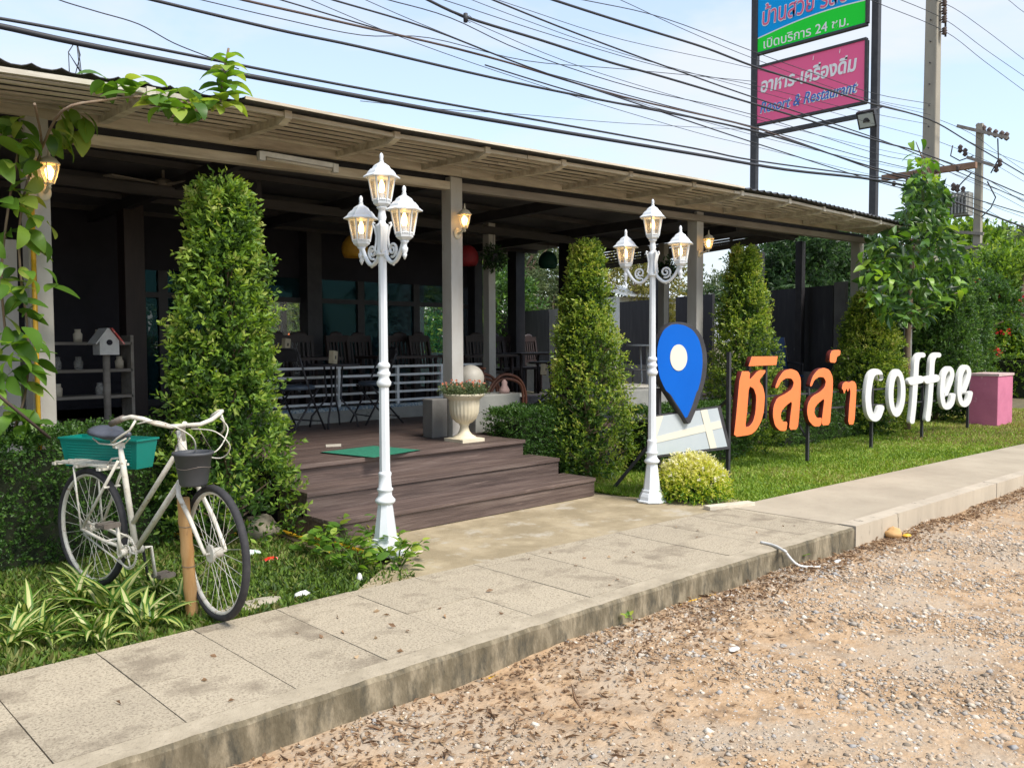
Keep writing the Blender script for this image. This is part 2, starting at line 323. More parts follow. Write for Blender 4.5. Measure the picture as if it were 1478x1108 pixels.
# sidewalk base + slabs
mb = MB(); xs = [-8]+list(np.arange(0, 6.31, .45))+[6.3]
def strip(mb, xs, f0, f1, z0, z1):
    for a, b in zip(xs[:-1], xs[1:]):
        P = [(a, f0(a), z0), (b, f0(b), z0), (b, f1(b), z0), (a, f1(a), z0), (a, f0(a), z1), (b, f0(b), z1), (b, f1(b), z1), (a, f1(a), z1)]
        mb.add(P, [(3, 2, 1, 0), (4, 5, 6, 7), (0, 1, 5, 4), (2, 3, 7, 6)])
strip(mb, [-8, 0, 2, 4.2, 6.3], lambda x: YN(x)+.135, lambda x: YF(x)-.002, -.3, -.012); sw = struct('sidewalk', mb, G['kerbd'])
for i, x0 in enumerate(np.arange(-.54, 6.28, .45)):
    x1 = min(x0+.45, 6.3)
    for j in range(3):
        f0 = lambda x, j=j: YN(x)+.135+(YF(x)-YN(x)-.135-.09)*(j/2) if j < 2 else YF(x)-.09
        f1 = lambda x, j=j: YN(x)+.135+(YF(x)-YN(x)-.135-.09)*((j+1)/2) if j < 2 else YF(x)
        m_ = MB(); g = .0025; dz = random.uniform(-.0015, .0015); gy_ = .001 if j else .001
        z = dz
        P = [(x0+g, f0(x0)+gy_, z-.03), (x1-g, f0(x1)+gy_, z-.03), (x1-g, f1(x1)-gy_, z-.03), (x0+g, f1(x0)-gy_, z-.03)]
        P += [(p[0], p[1], z) for p in P]
        m_.add(P, [(4, 5, 6, 7), (0, 1, 5, 4), (1, 2, 6, 5), (2, 3, 7, 6), (3, 0, 4, 7)])
        m_.build('paving_slab', G['walk'], sw)
mb = MB(); strip(mb, [-8, -.55], lambda x: YN(x)+.135, lambda x: YF(x), -.05, 0); mb.build('paving_slab', G['walk'], sw)
# kerb (rough edge) left stretch: dark stained; right stretch pale
mb = MB(); xs = np.arange(-8, 6.32, .06); rj = random.Random(3)
prev = None
for x in xs:
    e = rj.uniform(-.006, .006); y = YN(x)
    ring = [(x, y+e*.6-.004, -.3), (x, y+e, -.02), (x, y+.012+e, -.001), (x, y+.133, 0.0), (x, y+.133, -.3)]
    if prev: mb.add(prev+ring, [(0, 5, 6, 1), (1, 6, 7, 2), (2, 7, 8, 3), (3, 8, 9, 4)])
    prev = ring
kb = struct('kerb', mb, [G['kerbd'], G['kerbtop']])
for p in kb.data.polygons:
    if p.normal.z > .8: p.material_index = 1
for a, b in ((6.31, 9.2), (9.215, 12.2), (12.215, 15.2), (15.215, 19), (19.02, 40)):
    mb = MB(); strip(mb, list(np.linspace(a, b, 6)), YN, lambda x: YN(x)+.13, -.3, .004); mb.add([(a, YN(a), -.3), (a, YN(a)+.13, -.3), (a, YN(a)+.13, .004), (a, YN(a), .004)], [(0, 3, 2, 1)]); struct('kerb_stone', mb, G['kerbl'], kb)
mb = MB(); strip(mb, list(np.linspace(6.31, 40, 24)), lambda x: YN(x)+.134, YF, -.3, .0); struct('path', mb, G['walk2'])
# entrance concrete apron
A = [(2.66, 4.086), (6.62, 3.96), (6.75, 4.3), (6.2, 4.62), (5.98, 5.2), (3.16, 5.2), (3.35, 4.72), (3.2, 4.5)]
mb = MB(); mb.add([(x, y+.003, -.1) for x, y in A]+[(x, y+.003, -.006) for x, y in A], [tuple(range(8, 16))]+[(i, (i+1) % 8, 8+(i+1) % 8, 8+i) for i in range(8)]); struct('pavement', mb, G['patch'])
# lawn soil sheets
mb = MB(); xs = np.linspace(-3, 40, 60)
for a, b in zip(xs[:-1], xs[1:]):
    mb.add([(a, YF(a)+.002, -.035), (b, YF(b)+.002, -.035), (b, 30, -.035), (a, 30, -.035)], [(0, 1, 2, 3)])
struct('garden_soil', mb, G['soil'])
# stones
def rocks(name, P, s, m, sq=.55):
    n = len(P); base = np.array([[1, 0, 0], [-1, 0, 0], [0, 1, 0], [0, -1, 0], [0, 0, 1], [0, 0, -1]], float)
    V = base[None]*(1+RNG.uniform(-.35, .35, (n, 6, 1)))+RNG.uniform(-.25, .25, (n, 6, 3)); V[:, :, 2] *= sq
    a = RNG.random(n)*6.28; c, s_ = np.cos(a), np.sin(a); st = RNG.uniform(.6, 1.1, n)
    X = V[:, :, 0]*c[:, None]-V[:, :, 1]*s_[:, None]*st[:, None]; Y = V[:, :, 0]*s_[:, None]+V[:, :, 1]*c[:, None]*st[:, None]
    V = np.stack([X, Y, V[:, :, 2]], 2)*s[:, None, None]+P[:, None, :]
    f = np.array([[0, 2, 4], [2, 1, 4], [1, 3, 4], [3, 0, 4], [2, 0, 5], [1, 2, 5], [3, 1, 5], [0, 3, 5]])
    F = (np.arange(n)[:, None, None]*6+f[None]).reshape(-1, 3)
    return link(name, fastmesh(name, V.reshape(-1, 3), F, np.repeat(RNG.random(n), 8), m))
def gz(x, y): return -.15+.018*np.sin(x*2.1+y*1.3)*np.sin(y*2.7-x)+.010*np.sin(x*5.7+y*3.1)
n = 260000; X = .6+13*RNG.random(n)**2.0; Y = 2.93-3.2*RNG.random(n)**1.15
P3 = np.stack([X, Y, 0*X], 1); dens = snoise(P3, 1.3, 4)*.5+.35+(2.5-Y)*.32+.2*(X > 3.5); k = RNG.random(n) < np.clip(dens, .06, 1)
X, Y = X[k], Y[k]; sz = np.clip(RNG.lognormal(-5.6, .72, len(X)), .002, .022)*(1+.03*X)
tag(rocks('gravel', np.stack([X, Y, gz(X, Y)+sz*.02], 1), sz, G['stone']), 'loose grey and tan gravel scattered over the sandy lot beside the kerb', 'gravel', kind='stuff')
n = 8500; X = .8+11*RNG.random(n)**1.7; Y = np.array([YN(x) for x in X])-.02-np.abs(RNG.normal(0, 1, n))*np.interp(X, [1, 3, 5, 8], [.75, .45, .16, .10]); k = Y > .2; X, Y = X[k], Y[k]; n = len(X)
D = RNG.normal(size=(n, 3)); D[:, 2] = np.abs(D[:, 2])*.10
tag(leaves('dead_leaves', np.stack([X, Y, gz(X, Y)+.008], 1), D, RNG.lognormal(-3.75, .5, n), RNG.uniform(.004, .02, n), G['dead'], fold=.3, droop=.2), 'dry brown fallen leaves lying in a drift along the foot of the kerb', 'fallen leaves', kind='stuff')
n = 34; X = 1+5*RNG.random(n); Y = 3.1+.95*RNG.random(n); D = RNG.normal(size=(n, 3)); D[:, 2] = .1
tag(leaves('pavement_leaves', np.stack([X, Y, 0*X+.006], 1), D, RNG.uniform(.02, .05, n), .02, G['dead'], fold=.3), 'few curled brown leaves lying on the sidewalk slabs', 'fallen leaves', kind='stuff')
# grass
def lawn(name, n, xr, yr, h, m, lab, mask=None, up=1.0, w_=.012, tn=None):
    X = RNG.uniform(*xr, n)if not callable(xr) else xr(n); lo = np.array([YF(x) for x in X])+.015 if yr[0] is None else yr[0]; Y = lo+(yr[1]-lo)*RNG.random(n)
    if mask is not None: k = mask(X, Y); X, Y = X[k], Y[k]
    n = len(X); D = RNG.normal(size=(n, 3))*.7; D[:, 2] = up*RNG.uniform(.4, 1.3, n)
    hh = h*RNG.uniform(.5, 1.3, n)*(1+.35*snoise(np.stack([X, Y, 0*X], 1), 3, 8)); t = RNG.random(n)*.7+.25*snoise(np.stack([X, Y, 0*X], 1), 2, 5)+.1
    if tn is not None: t = t+tn(X, Y)
    return tag(leaves(name, np.stack([X, Y, 0*X-.034], 1), D, hh, w_, m, tint=t, fold=.1, droop=.3), lab, 'grass', kind='stuff')
Rap0 = lambda X, Y: ~((X > 2.9) & (X < 6.2) & (Y > 4.0))
lawn('lawn_grass', 95000, lambda n: 6.2+14*RNG.random(n)**1.5, (None, 6.2), .042, G['grass'], 'short bright green lawn under the orange and white letters', mask=lambda X, Y: ~((X < 6.75) & (Y < 4.8) & (Y > 4.3)), w_=.016, tn=lambda X, Y: .12+.5*np.clip((X-13)/6, 0, .8))
lawn('dry_lawn', 9000, (12.5, 20), (None, 5.3), .05, G['drygrass'], 'straw coloured dry grass around the pink block', w_=.016)
def ml(X, Y): return (X < 3.1+.0*Y) & ((Y < 5.1) | (X < 3.0)) & (X > .2)
lawn('weedy_grass', 46000, (.3, 3.2), (None, 6.1), .052, G['weedg'], 'low mixed green weeds around the white bicycle', mask=ml, w_=.020, up=.55, tn=lambda X, Y: -.12)
# ================================================================== CAFE
cafe = thing('cafe_building', 'long open-fronted cafe with slatted pergola canopy and dark interior behind the steps', 'cafe', (5, 7, 0))
YT = lambda x: float(np.interp(x, [-2, 1, 4, 6.8, 8.7, 9.6, 14], [5.45, 5.5, 5.53, 5.37, 5.27, 5.19, 5.30]))
YB = lambda x: float(np.interp(x, [-2, 4, 6.8, 9.6, 14.5], [6.42, 6.4, 6.32, 6.1, 5.75]))
ZR = lambda x: float(np.interp(x, [-1, 1, 2.1, 3.1, 5, 8, 15], [2.86, 2.90, 2.955, 2.985, 3.01, 3.05, 3.08]))
ZT = lambda x: ZR(x)-.02
PX = [-.6, .3, 1.2, 2.12, 3.08, 4.03, 4.94, 5.84, 6.76, 7.77, 8.65, 9.58, 10.5, 11.4, 12.3, 13.2]
for x in PX:
    tw = G['timberw'] if (x < 2.6 or x > 8.2) else G['timber']
    y0, y1, z0, z1 = YB(x), YT(x), ZR(x), ZT(x); mb = MB(); t = .028
    prof = [(y0, z0), (y1+.10, z1), (y1+.0, z1+.03), (y1, z1+.085), (y0, z0+.125)]
    vs = [(x-t, y, z) for y, z in prof]+[(x+t, y, z) for y, z in prof]; n = 5
    mb.add(vs, [tuple(range(n)), tuple(reversed(range(n, 2*n)))]+[(i, n+i, n+(i+1) % n, (i+1) % n) for i in range(n)]); mb.build('rafter', tw, cafe)
segs = [(-1.2, 1.2, G['timberw']), (1.2, 2.6, G['timberw']), (2.6, 5.4, G['timber']), (5.4, 8.5, G['timber']), (8.5, 11, G['timberw']), (11, 13.4, G['timberw'])]
for a, b, m_ in segs:
    for k in range(7):
        f = k/7.0; xs = [a+.005]+[p for p in PX if a < p < b]+[b-.005]; mb = MB()
        for u, v in zip(xs[:-1], xs[1:]):
            def Q(x): return Vector((x, YT(x)+.03+(YB(x)-YT(x))*f, ZT(x)+.058+.012*f+random.uniform(-.002, .002)))
            mb.bar(Q(u), Q(v), .036, .014 if k else .03)
        mb.build('slat', m_, cafe)
# corrugated roofing over the slats
def corr(name, x0, x1, m_, pitch=.085, amp=.014, y_over=.06, fl=0):
    xs = np.arange(x0, x1, pitch/6); mb = MB(); vs = []
    for x in xs:
        dz = amp*max(0, math.cos(2*math.pi*x/pitch)*1.6-.3) if not fl else amp*.5*math.cos(2*math.pi*x/pitch)
        for y, zb in ((YT(x)-y_over, ZT(x)+.092), (YB(x)+.1, ZR(x)+.142)): vs.append((x, y, zb+dz)); vs.append((x, y, zb+dz+.004))
    fs = []
    for i in range(len(xs)-1):
        b = i*4; fs += [(b, b+2, b+6, b+4), (b+1, b+5, b+7, b+3), (b, b+4, b+5, b+1)]
    mb.add(vs, fs); return mb.build(name, m_, cafe)
corr('corrugated_roof_sheet', -1.2, 2.75, G['metal'], pitch=.16, amp=.016, y_over=.0)
corr('corrugated_roof_sheet', 8.45, 13.45, G['metal'], pitch=.13, amp=.018)
mb = MB(); xs = [2.7, 4, 5, 6, 7, 8, 8.52]
for a, b in zip(xs[:-1], xs[1:]):
    za, zb = ZT(a)+.086, ZT(b)+.086
    mb.add([(a, YT(a)-.10, za), (b, YT(b)-.10, zb), (b, YB(b)+.1, ZR(b)+.145), (a, YB(a)+.1, ZR(a)+.145), (a, YT(a)-.10, za+.012), (b, YT(b)-.10, zb+.012), (b, YB(b)+.1, ZR(b)+.165), (a, YB(a)+.1, ZR(a)+.165)], [(0, 1, 2, 3), (7, 6, 5, 4), (1, 0, 4, 5)])
mb.build('roof_sheet', G['metal'], cafe)
mb = MB()
for a, b in zip(xs[:-1], xs[1:]): mb.bar((a, YT(a)-.105, ZT(a)+.092), (b, YT(b)-.105, ZT(b)+.092), .012, .02)
mb.build('roof_edge_strip', G['timber'], cafe)
# fascia and lower beam, in lengths
for a, b in ((-1.5, 1.7), (1.7, 5.4), (5.4, 9.3), (9.3, 13.4)):
    mb = MB(); mb.bar((a+.002, YB(a)+.03, ZR(a)+.06), (b-.002, YB(b)+.03, ZR(b)+.06), .045, .125); mb.build('fascia', G['timber'], cafe)
    mb = MB(); mb.bar((a+.002, YB(a)+.14, ZR(a)-.085), (b-.002, YB(b)+.14, ZR(b)-.085), .09, .075); mb.build('beam', G['timberd' if a > 5 else 'timber'], cafe)
    mb = MB(); mb.bar((a+.002, YB(a)+.2, ZR(a)-.01), (b-.002, YB(b)+.2, ZR(b)-.01), .06, .05); mb.build('beam', G['steel'], cafe)
# front columns: a broad pale face plus a darker side post
def col(x, y, w_, z0, z1, m_, name='column'):
    mb = MB(); mb.b2((x-w_/2, y-w_/2, z0), (x+w_/2, y+w_/2, z1)); return mb.build(name, m_, cafe, bevel=.004)
for x, y in ((1.70, 6.5), (5.40, 6.52), (9.27, 6.33), (13.40, 6.1)): col(x, y, .145, 0, ZR(x)+.0, G['column'])
for x, y, a in ((4.12, 8.5, 0), (7.72, 8.55, 0), (11.4, 8.4, 0)): col(x, y, .12, .3, 3.0, G['timberd'] if x < 5 else G['column'])
col(15.2, 6.0, .10, 0, 2.2, G['concrete'])
col(py(6, 450, 7.4).x, 7.4, .16, 0, 2.2, G['column'])
# deep dark posts
for u, w_, Y in ((448, .24, 11), (686, .18, 11), (745, .22, 11), (828, .36, 9.75), (190, .22, 10), (955, .20, 9.6)):
    p = py(u, 400, Y); col(p.x, Y, w_, .3, 3.2, G['brownd'] if u in (190,) else G['steel'])
p = px(1155, 400, 13.6); col(p.x, p.y, .12, .3, 3.1, G['steel']); p = px(1098, 400, 13.8); col(p.x, p.y, .10, .3, 3.0, G['steel'])
# roof over the seating: sheet with purlins and rafters under it
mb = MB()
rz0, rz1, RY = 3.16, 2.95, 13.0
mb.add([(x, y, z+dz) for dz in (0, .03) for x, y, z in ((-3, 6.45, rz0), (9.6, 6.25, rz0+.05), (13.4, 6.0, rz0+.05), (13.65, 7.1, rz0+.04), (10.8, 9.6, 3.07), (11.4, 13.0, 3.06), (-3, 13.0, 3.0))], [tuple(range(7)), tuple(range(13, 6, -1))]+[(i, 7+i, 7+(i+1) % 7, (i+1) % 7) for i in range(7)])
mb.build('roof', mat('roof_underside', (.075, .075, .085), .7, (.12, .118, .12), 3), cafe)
for y in np.arange(7.1, 13, .95):
    z = rz0-(y-6.45)/(RY-6.45)*.13-.02; mb = MB(); mb.bar((-3, y, z-.035), (13.2-(y-7.1)*1.1 if y < 9.3 else 11, y, z-.015), .05, .06); mb.build('purlin', G['beamd'], cafe)
for x in (-.2, 1.7, 3.5, 5.4, 7.3, 9.3, 10.7):
    mb = MB(); mb.bar((x, 6.6, 3.02), (x, 12.9 if x < 10 else 9.5, 2.92), .08, .12); mb.build('roof_beam', G['steel'], cafe)
mb = MB(); mb.bar((-3, 8.5, 2.90), (11.8, 8.5, 2.90), .07, .10); mb.build('roof_beam', G['beamd'], cafe)
# deck
for i, y in enumerate(np.arange(5.83, 6.5, .118)):
    mb = MB(); mb.b2((3.2, y, .445), (5.68, y+.112, .48)); mb.build('deck_board', G['deck'], cafe)
for i, y in enumerate(np.arange(6.54, 11.0, .118)):
    mb = MB(); z = .48 if y < 8.6 else .52
    mb.b2((-2.5, y, z-.035), (7.35, y+.112, z)); mb.build('deck_board', G['deck'], cafe)
    mb = MB(); mb.b2((7.36, y, z-.085), (13.6, y+.112, z-.05)); mb.build('deck_board', G['deck'], cafe)
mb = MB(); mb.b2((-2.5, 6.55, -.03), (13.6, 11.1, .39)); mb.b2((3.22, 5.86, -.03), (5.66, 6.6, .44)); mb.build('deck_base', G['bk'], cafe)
mb = MB(); mb.b2((-2.5, 6.50, .30), (3.18, 6.535, .48)); mb.build('deck_fascia', G['deck'], cafe)
# steps
stp = thing('wooden_steps', 'three dark brown wooden steps leading up to the cafe deck', 'steps', (4.5, 5.4, 0))
for (x0, x1, y0, y1, z) in ((3.14, 5.92, 5.11, 5.52, .165), (3.14, 5.80, 5.45, 5.86, .325), (3.16, 5.68, 5.80, 5.83, .48)):
    w_ = (y1-y0)/3
    if z < .4:
        for k in range(3):
            mb = MB(); mb.b2((x0, y0+k*w_, z-.032), (x1, y0+(k+1)*w_-.005, z)); mb.build('tread_board', G['deck'], stp, bevel=.003)
    else:
        mb = MB(); mb.b2((x0, 5.785, z-.032), (x1, 5.828, z+.002)); mb.build('tread_board', G['deck'], stp, bevel=.003)
    mb = MB(); mb.b2((x0+.005, y0+.015, z-.165), (x1-.005, y0+.04, z-.033)); mb.build('riser', G['deck'], stp)
    for xx in (x0+.004, x1-.034):
        mb = MB(); mb.b2((xx, y0+.042, max(-.02, z-.165)), (xx+.03, 5.9, z-.034)); mb.build('side_board', G['deck'], stp)
# glazed rear building
WY = 11.1
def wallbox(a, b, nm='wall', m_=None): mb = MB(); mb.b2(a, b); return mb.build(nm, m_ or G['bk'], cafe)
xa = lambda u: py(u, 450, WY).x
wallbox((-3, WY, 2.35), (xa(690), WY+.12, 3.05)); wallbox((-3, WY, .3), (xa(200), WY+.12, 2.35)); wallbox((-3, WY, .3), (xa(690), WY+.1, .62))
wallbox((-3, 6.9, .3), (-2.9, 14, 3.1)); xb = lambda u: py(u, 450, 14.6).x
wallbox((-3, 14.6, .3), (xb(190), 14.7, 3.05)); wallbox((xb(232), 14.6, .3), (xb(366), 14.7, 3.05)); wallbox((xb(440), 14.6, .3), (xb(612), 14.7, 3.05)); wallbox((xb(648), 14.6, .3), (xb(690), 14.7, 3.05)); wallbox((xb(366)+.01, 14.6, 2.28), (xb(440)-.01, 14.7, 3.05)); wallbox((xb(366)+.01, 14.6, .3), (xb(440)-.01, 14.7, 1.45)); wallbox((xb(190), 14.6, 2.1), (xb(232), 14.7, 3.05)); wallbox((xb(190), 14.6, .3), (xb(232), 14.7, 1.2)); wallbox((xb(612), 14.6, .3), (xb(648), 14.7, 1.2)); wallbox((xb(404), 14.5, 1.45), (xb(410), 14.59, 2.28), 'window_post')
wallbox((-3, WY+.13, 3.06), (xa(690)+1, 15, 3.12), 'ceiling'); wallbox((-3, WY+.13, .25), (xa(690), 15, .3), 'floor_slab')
wu = [200, 235, 318, 380, 445, 520, 600, 650, 690]
for i, (a, b) in enumerate(zip(wu[:-1], wu[1:])):
    x0, x1 = xa(a), xa(b); root = cafe
    mb = MB()
    for xx in (x0+.03, x1-.03): mb.b2((xx-.03, WY-.03, .62), (xx+.03, WY+.05, 2.35))
    mb.b2((x0+.06, WY-.03, 2.0), (x1-.06, WY+.05, 2.07)); mb.b2((x0+.06, WY-.03, .62), (x1-.06, WY+.05, .70))
    fr = mb.build('window_frame', G['steel'], cafe)
    mb = MB(); mb.b2((x0+.055, WY+.005, .70), (x1-.055, WY+.013, 2.0)); mb.build('pane', G['glassg'] if a == 600 else G['glassc'] if a == 380 else G['glass'], fr)
    mb = MB(); mb.b2((x0+.055, WY+.005, 2.07), (x1-.055, WY+.013, 2.35)); mb.build('pane', G['glass'], fr)
mb = MB()
for k in range(9): mb.bar((xa(340), 11.3, 2.28-k*.035), (xa(447), 11.3, 2.28-k*.035), .03, .006)
mb.build('window_blind', mat('grey_blind', (.16, .19, .22), .6), cafe)
# black privacy panels, steel rail
W0, W1 = pz(1222, 408, 2.35), pz(712, 453, 2.35)
wd = thing('privacy_wall', 'row of tall black panels closing the right side of the cafe', 'wall', (W0.x, W0.y, 0))
def wpt(u): # point on wall line at image column u
    r = ray(u, 430); d = W1-W0; t = (W0.x*r[1]-W0.y*r[0])/(r[0]*d.y-r[1]*d.x); return W0+d*t
for a, b, m_, z in ((1222, 1206, 'concd', 2.37), (1204, 1163, 'fabricbk', 2.33), (1162, 1113, 'fabricbk', 2.33), (1030, 977, 'fabricbk', 2.36), (943, 896, 'fabricbk', 2.36), (835, 794, 'concd', 2.33), (793, 756, 'fabricbk', 2.34), (755, 712, 'fabricbk', 2.33)):
    A_, B_ = wpt(a), wpt(b); mb = MB(); A_.z = B_.z = z/2; mb.bar(A_, B_, .06, z); mb.build('panel', G[m_], wd)
mb = MB()
A_, B_ = wpt(1222), wpt(712); A_.z = B_.z = .45; d = (B_-A_).normalized(); nrm = Vector((-d.y, d.x, 0)); mb.bar(A_+nrm*.1, B_+nrm*.1, .08, .9); mb.build('base_wall', G['concd'], wd)
# slatted dark screen high under the roof at right
sc = thing('slatted_screen', 'dark horizontal slat screen hanging high under the right end of the canopy', 'screen', (13.4, 7, 0))
for k in range(6):
    f = k/5; a = px(1152, 323+(341-323)*f, 13.5); b = py(835, 372+(393-372)*f, 9.6); mb = MB(); mb.bar(a, b, .03, .030+.016*f); mb.build('slat', G['steel'], sc)
for u in (1008, 1058, 1085, 1148, 930):
    a = px(1152, 320, 13.5); b = py(835, 369, 9.6); r = ray(u, 350); d = b-a; tt = (a.x*r[1]-a.y*r[0])/(r[0]*d.y-r[1]*d.x); p = a+d*tt; mb = MB(); mb.bar((p.x, p.y+.035, p.z+.05), (p.x, p.y+.035, p.z-.30), .04, .04, up=(0, 1, 0)); mb.build('upright', G['steel'], sc)
# low wall with mosaic strip and white railing inside the deck
rl = thing('railing', 'low white metal railing on a mosaic strip behind the bistro table', 'railing', (5.5, 8.6, .48))
mb = MB(); mb.b2((3.7, 8.62, .48), (7.0, 8.8, .62)); mb.build('kerb_wall', G['concrete'], rl)
mb = MB(); mb.b2((3.7, 8.61, .62), (7.0, 8.81, .66)); mb.build('mosaic_strip', G['tile'], rl)
for k in range(5):
    mb = MB(); z = .70+k*.105; mb.bar((3.7, 8.7, z), (7.0 if k < 4 else 7.7, 8.7, z), .028 if k < 4 else .035, .028); mb.build('rail', G['white'], rl)
for x in (3.74, 4.55, 5.45, 6.3, 7.0): mb = MB(); mb.b2((x-.018, 8.68, .66), (x+.018, 8.72, 1.12)); mb.build('baluster', G['white'], rl)
for (u0, v0, u1, v1, Y, lab) in ((655, 622, 718, 570, 6.95, 'mossy concrete block under the round white lamp'), (640, 621, 655, 570, 6.95, '')):
    pass
bl = MB(); bl.b2((5.78, 6.62, .40), (6.42, 7.02, .86)); tag(bl.build('concrete_block', G['concrete'], bevel=.01), 'mossy grey concrete block beneath the round white lamp by the column', 'block')
bl = MB(); bl.b2((5.12, 6.5, .48), (5.31, 6.66, .86)); tag(bl.build('concrete_pier', G['concd'], bevel=.01), 'short dark concrete pier behind the cream urn', 'pier')
bl = MB(); p = py(920, 562, 6.5); bl.b2((p.x-.35, 6.4, 0), (p.x+.9, 6.62, p.z)); tag(bl.build('concrete_ledge', G['concrete'], bevel=.01), 'low concrete ledge behind the second street lamp', 'ledge')
# ================================================================== LAMPS
def hexlantern(parent, c, s=1.0):
    """white six-sided lantern, base at c"""
    cx, cy, cz = c; mb = MB(); h = .175*s; rb, rt = .052*s, .083*s
    mb.lathe([(.02*s, -.03*s), (.03*s, -.02*s), (rb*.8, -.012*s), (rb*1.05, 0), (rb*1.12, .022*s), (rb*.95, .024*s)], 6, c, .5, True)
    mb.lathe([(rt*1.0, h-.008*s), (rt*1.04, h)], 6, c, .5, True)
    for j in range(6):
        a = math.pi*(j+.5)/3; p = (cx+rb*1.08*math.cos(a), cy+rb*1.08*math.sin(a), cz+.015*s); q = (cx+rt*1.02*math.cos(a), cy+rt*1.02*math.sin(a), cz+h)
        mb.bar(p, q, .0085*s, .0085*s)
        a2 = math.pi*(j+1.5)/3  # small scalloped shoulder at the foot of each pane
        for w_ in (.25, .5, .75):
            x = cx+rb*1.08*(math.cos(a)*(1-w_)+math.cos(a2)*w_); y = cy+rb*1.08*(math.sin(a)*(1-w_)+math.sin(a2)*w_)
            mb.ball((x, y, cz+.024*s), .008*s, 6, 4)
    fr = mb.build('lantern', G['white'], parent)
    mb = MB(); mb.lathe([(.118*s, h-.006*s), (.12*s, h), (.095*s, h+.018*s), (.088*s, h+.032*s), (.070*s, h+.052*s), (.060*s, h+.056*s), (.050*s, h+.074*s), (.030*s, h+.088*s), (.016*s, h+.096*s), (.013*s, h+.106*s)], 6, c, .5, True)
    mb.lathe([(.010*s, h+.10*s), (.016*s, h+.108*s), (.010*s, h+.116*s), (.013*s, h+.13*s), (.012*s, h+.145*s), (.004*s, h+.158*s)], 10, c)
    mb.build('roof', G['white'], fr)
    for j in range(6):
        a = math.pi*(j+.5)/3; a2 = math.pi*(j+1.5)/3
        P = [(cx+rb*math.cos(a), cy+rb*math.sin(a), cz+.022*s), (cx+rb*math.cos(a2), cy+rb*math.sin(a2), cz+.022*s), (cx+rt*.97*math.cos(a2), cy+rt*.97*math.sin(a2), cz+h-.006*s), (cx+rt*.97*math.cos(a), cy+rt*.97*math.sin(a), cz+h-.006*s)]
        m_ = MB(); m_.add(P, [(0, 1, 2, 3)]); m_.build('pane', G['glassc'], fr)
    mb = MB(); mb.lathe([(.018*s, .0), (.018*s, .07*s)], 10, c); mb.build('candle_holder', G['white'], fr)
    mb = MB(); mb.lathe([(.012*s, .07*s), (.019*s, .09*s), (.018*s, .125*s), (.006*s, .158*s)], 10, c); mb.build('bulb', G['bulb'], fr)
def scroll(c, dirv, s, k=1):
    """S-shaped arm in the vertical plane of dirv, as points"""
    P = []
    for i in range(25): # main sweep: down from the post, out and up to the lantern
        t = i/24; x = .03+.215*t; z = -.02-.085*math.sin(math.pi*min(1, t*1.05))**.8+.05*t*t; P.append((x, z))
    return [(c[0]+dirv[0]*x*s, c[1]+dirv[1]*x*s, c[2]+z*s) for x, z in P]
def curl(c, dirv, cx, cz, r0, turns=1.6):
    P = []
    for i in range(34):
        t = i/33; a = -1.9+t*turns*2*math.pi; r = r0*(1-.8*t); x = cx+r*math.cos(a); z = cz+r*math.sin(a); P.append((c[0]+dirv[0]*x, c[1]+dirv[1]*x, c[2]+z))
    return P
def street_lamp(x, y, ang, label):
    t = thing('street_lamp', label, 'street lamp', (x, y, 0), group='white three-lantern street lamps')
    mb = MB(); c = (x, y, 0)
    mb.lathe([(.135, 0), (.135, .012), (.118, .018), (.112, .05), (.100, .075), (.092, .085), (.090, .105), (.078, .11), (.050, .335), (.050, .345)], 8, c, .5, True)
    mb.lathe([(.056, .345), (.068, .36), (.068, .372), (.056, .385), (.046, .40), (.046, .43), (.054, .438), (.054, .448), (.044, .455), (.040, .53), (.044, .545), (.044, .555), (.036, .565)], 16, c)
    mb.lathe([(.036, .55), (.033, 1.15)], 8, c, .5, True)
    mb.lathe([(.034, 1.14), (.046, 1.155), (.050, 1.175), (.040, 1.19), (.034, 1.21), (.044, 1.225), (.044, 1.24), (.035, 1.25), (.035, 1.27), (.042, 1.278), (.042, 1.295), (.031, 1.31)], 16, c)
    mb.lathe([(.030, 1.3), (.027, 2.08)], 8, c, .5, True)
    mb.build('post', G['white'], t)
    mb = MB(); mb.lathe([(.042, 2.03), (.045, 2.04), (.038, 2.06), (.034, 2.10), (.036, 2.17), (.044, 2.22), (.044, 2.235), (.026, 2.245), (.022, 2.26), (.030, 2.285), (.024, 2.31), (.022, 2.335), (.034, 2.345), (.036, 2.352)], 12, c)
    for k in range(4):
        a = ang+math.pi/4+k*math.pi/2; dv = (math.cos(a), math.sin(a)); mb.tube([(x+dv[0]*r, y+dv[1]*r, z) for r, z in ((.03, 2.04), (.05, 2.07), (.042, 2.11), (.038, 2.16), (.05, 2.215), (.062, 2.235), (.058, 2.25), (.046, 2.243))], .008, 6)
    mb.build('collar', G['white'], t)
    for sgn in (-1, 1):
        dv = (math.cos(ang)*sgn, math.sin(ang)*sgn); c2 = (x, y, 2.07); mb = MB()
        mb.tube(scroll(c2, dv, 1.0), .0145, 8); mb.tube(curl(c2, dv, .118, -.008, .05), .009, 6)
        mb.tube([(x+dv[0]*r, y+dv[1]*r, z) for r, z in ((.03, 2.045), (.08, 2.0), (.10, 1.97+.005), (.13, 1.96))], .008, 6)
        L = .25; b = (x+dv[0]*L, y+dv[1]*L, 2.07)
        mb.lathe([(.003, -.085), (.016, -.055), (.012, -.045), (.02, -.03), (.022, -.01), (.014, .0), (.016, .02), (.03, .035)], 10, b)
        mb.build('arm', G['white'], t)
        hexlantern(t, (b[0], b[1], 2.13), 1.0)
    hexlantern(t, (x, y, 2.375), 1.02); t.scale = (1, 1, .975)
    return t
def rightv(): return Vector(RM[:, 0])
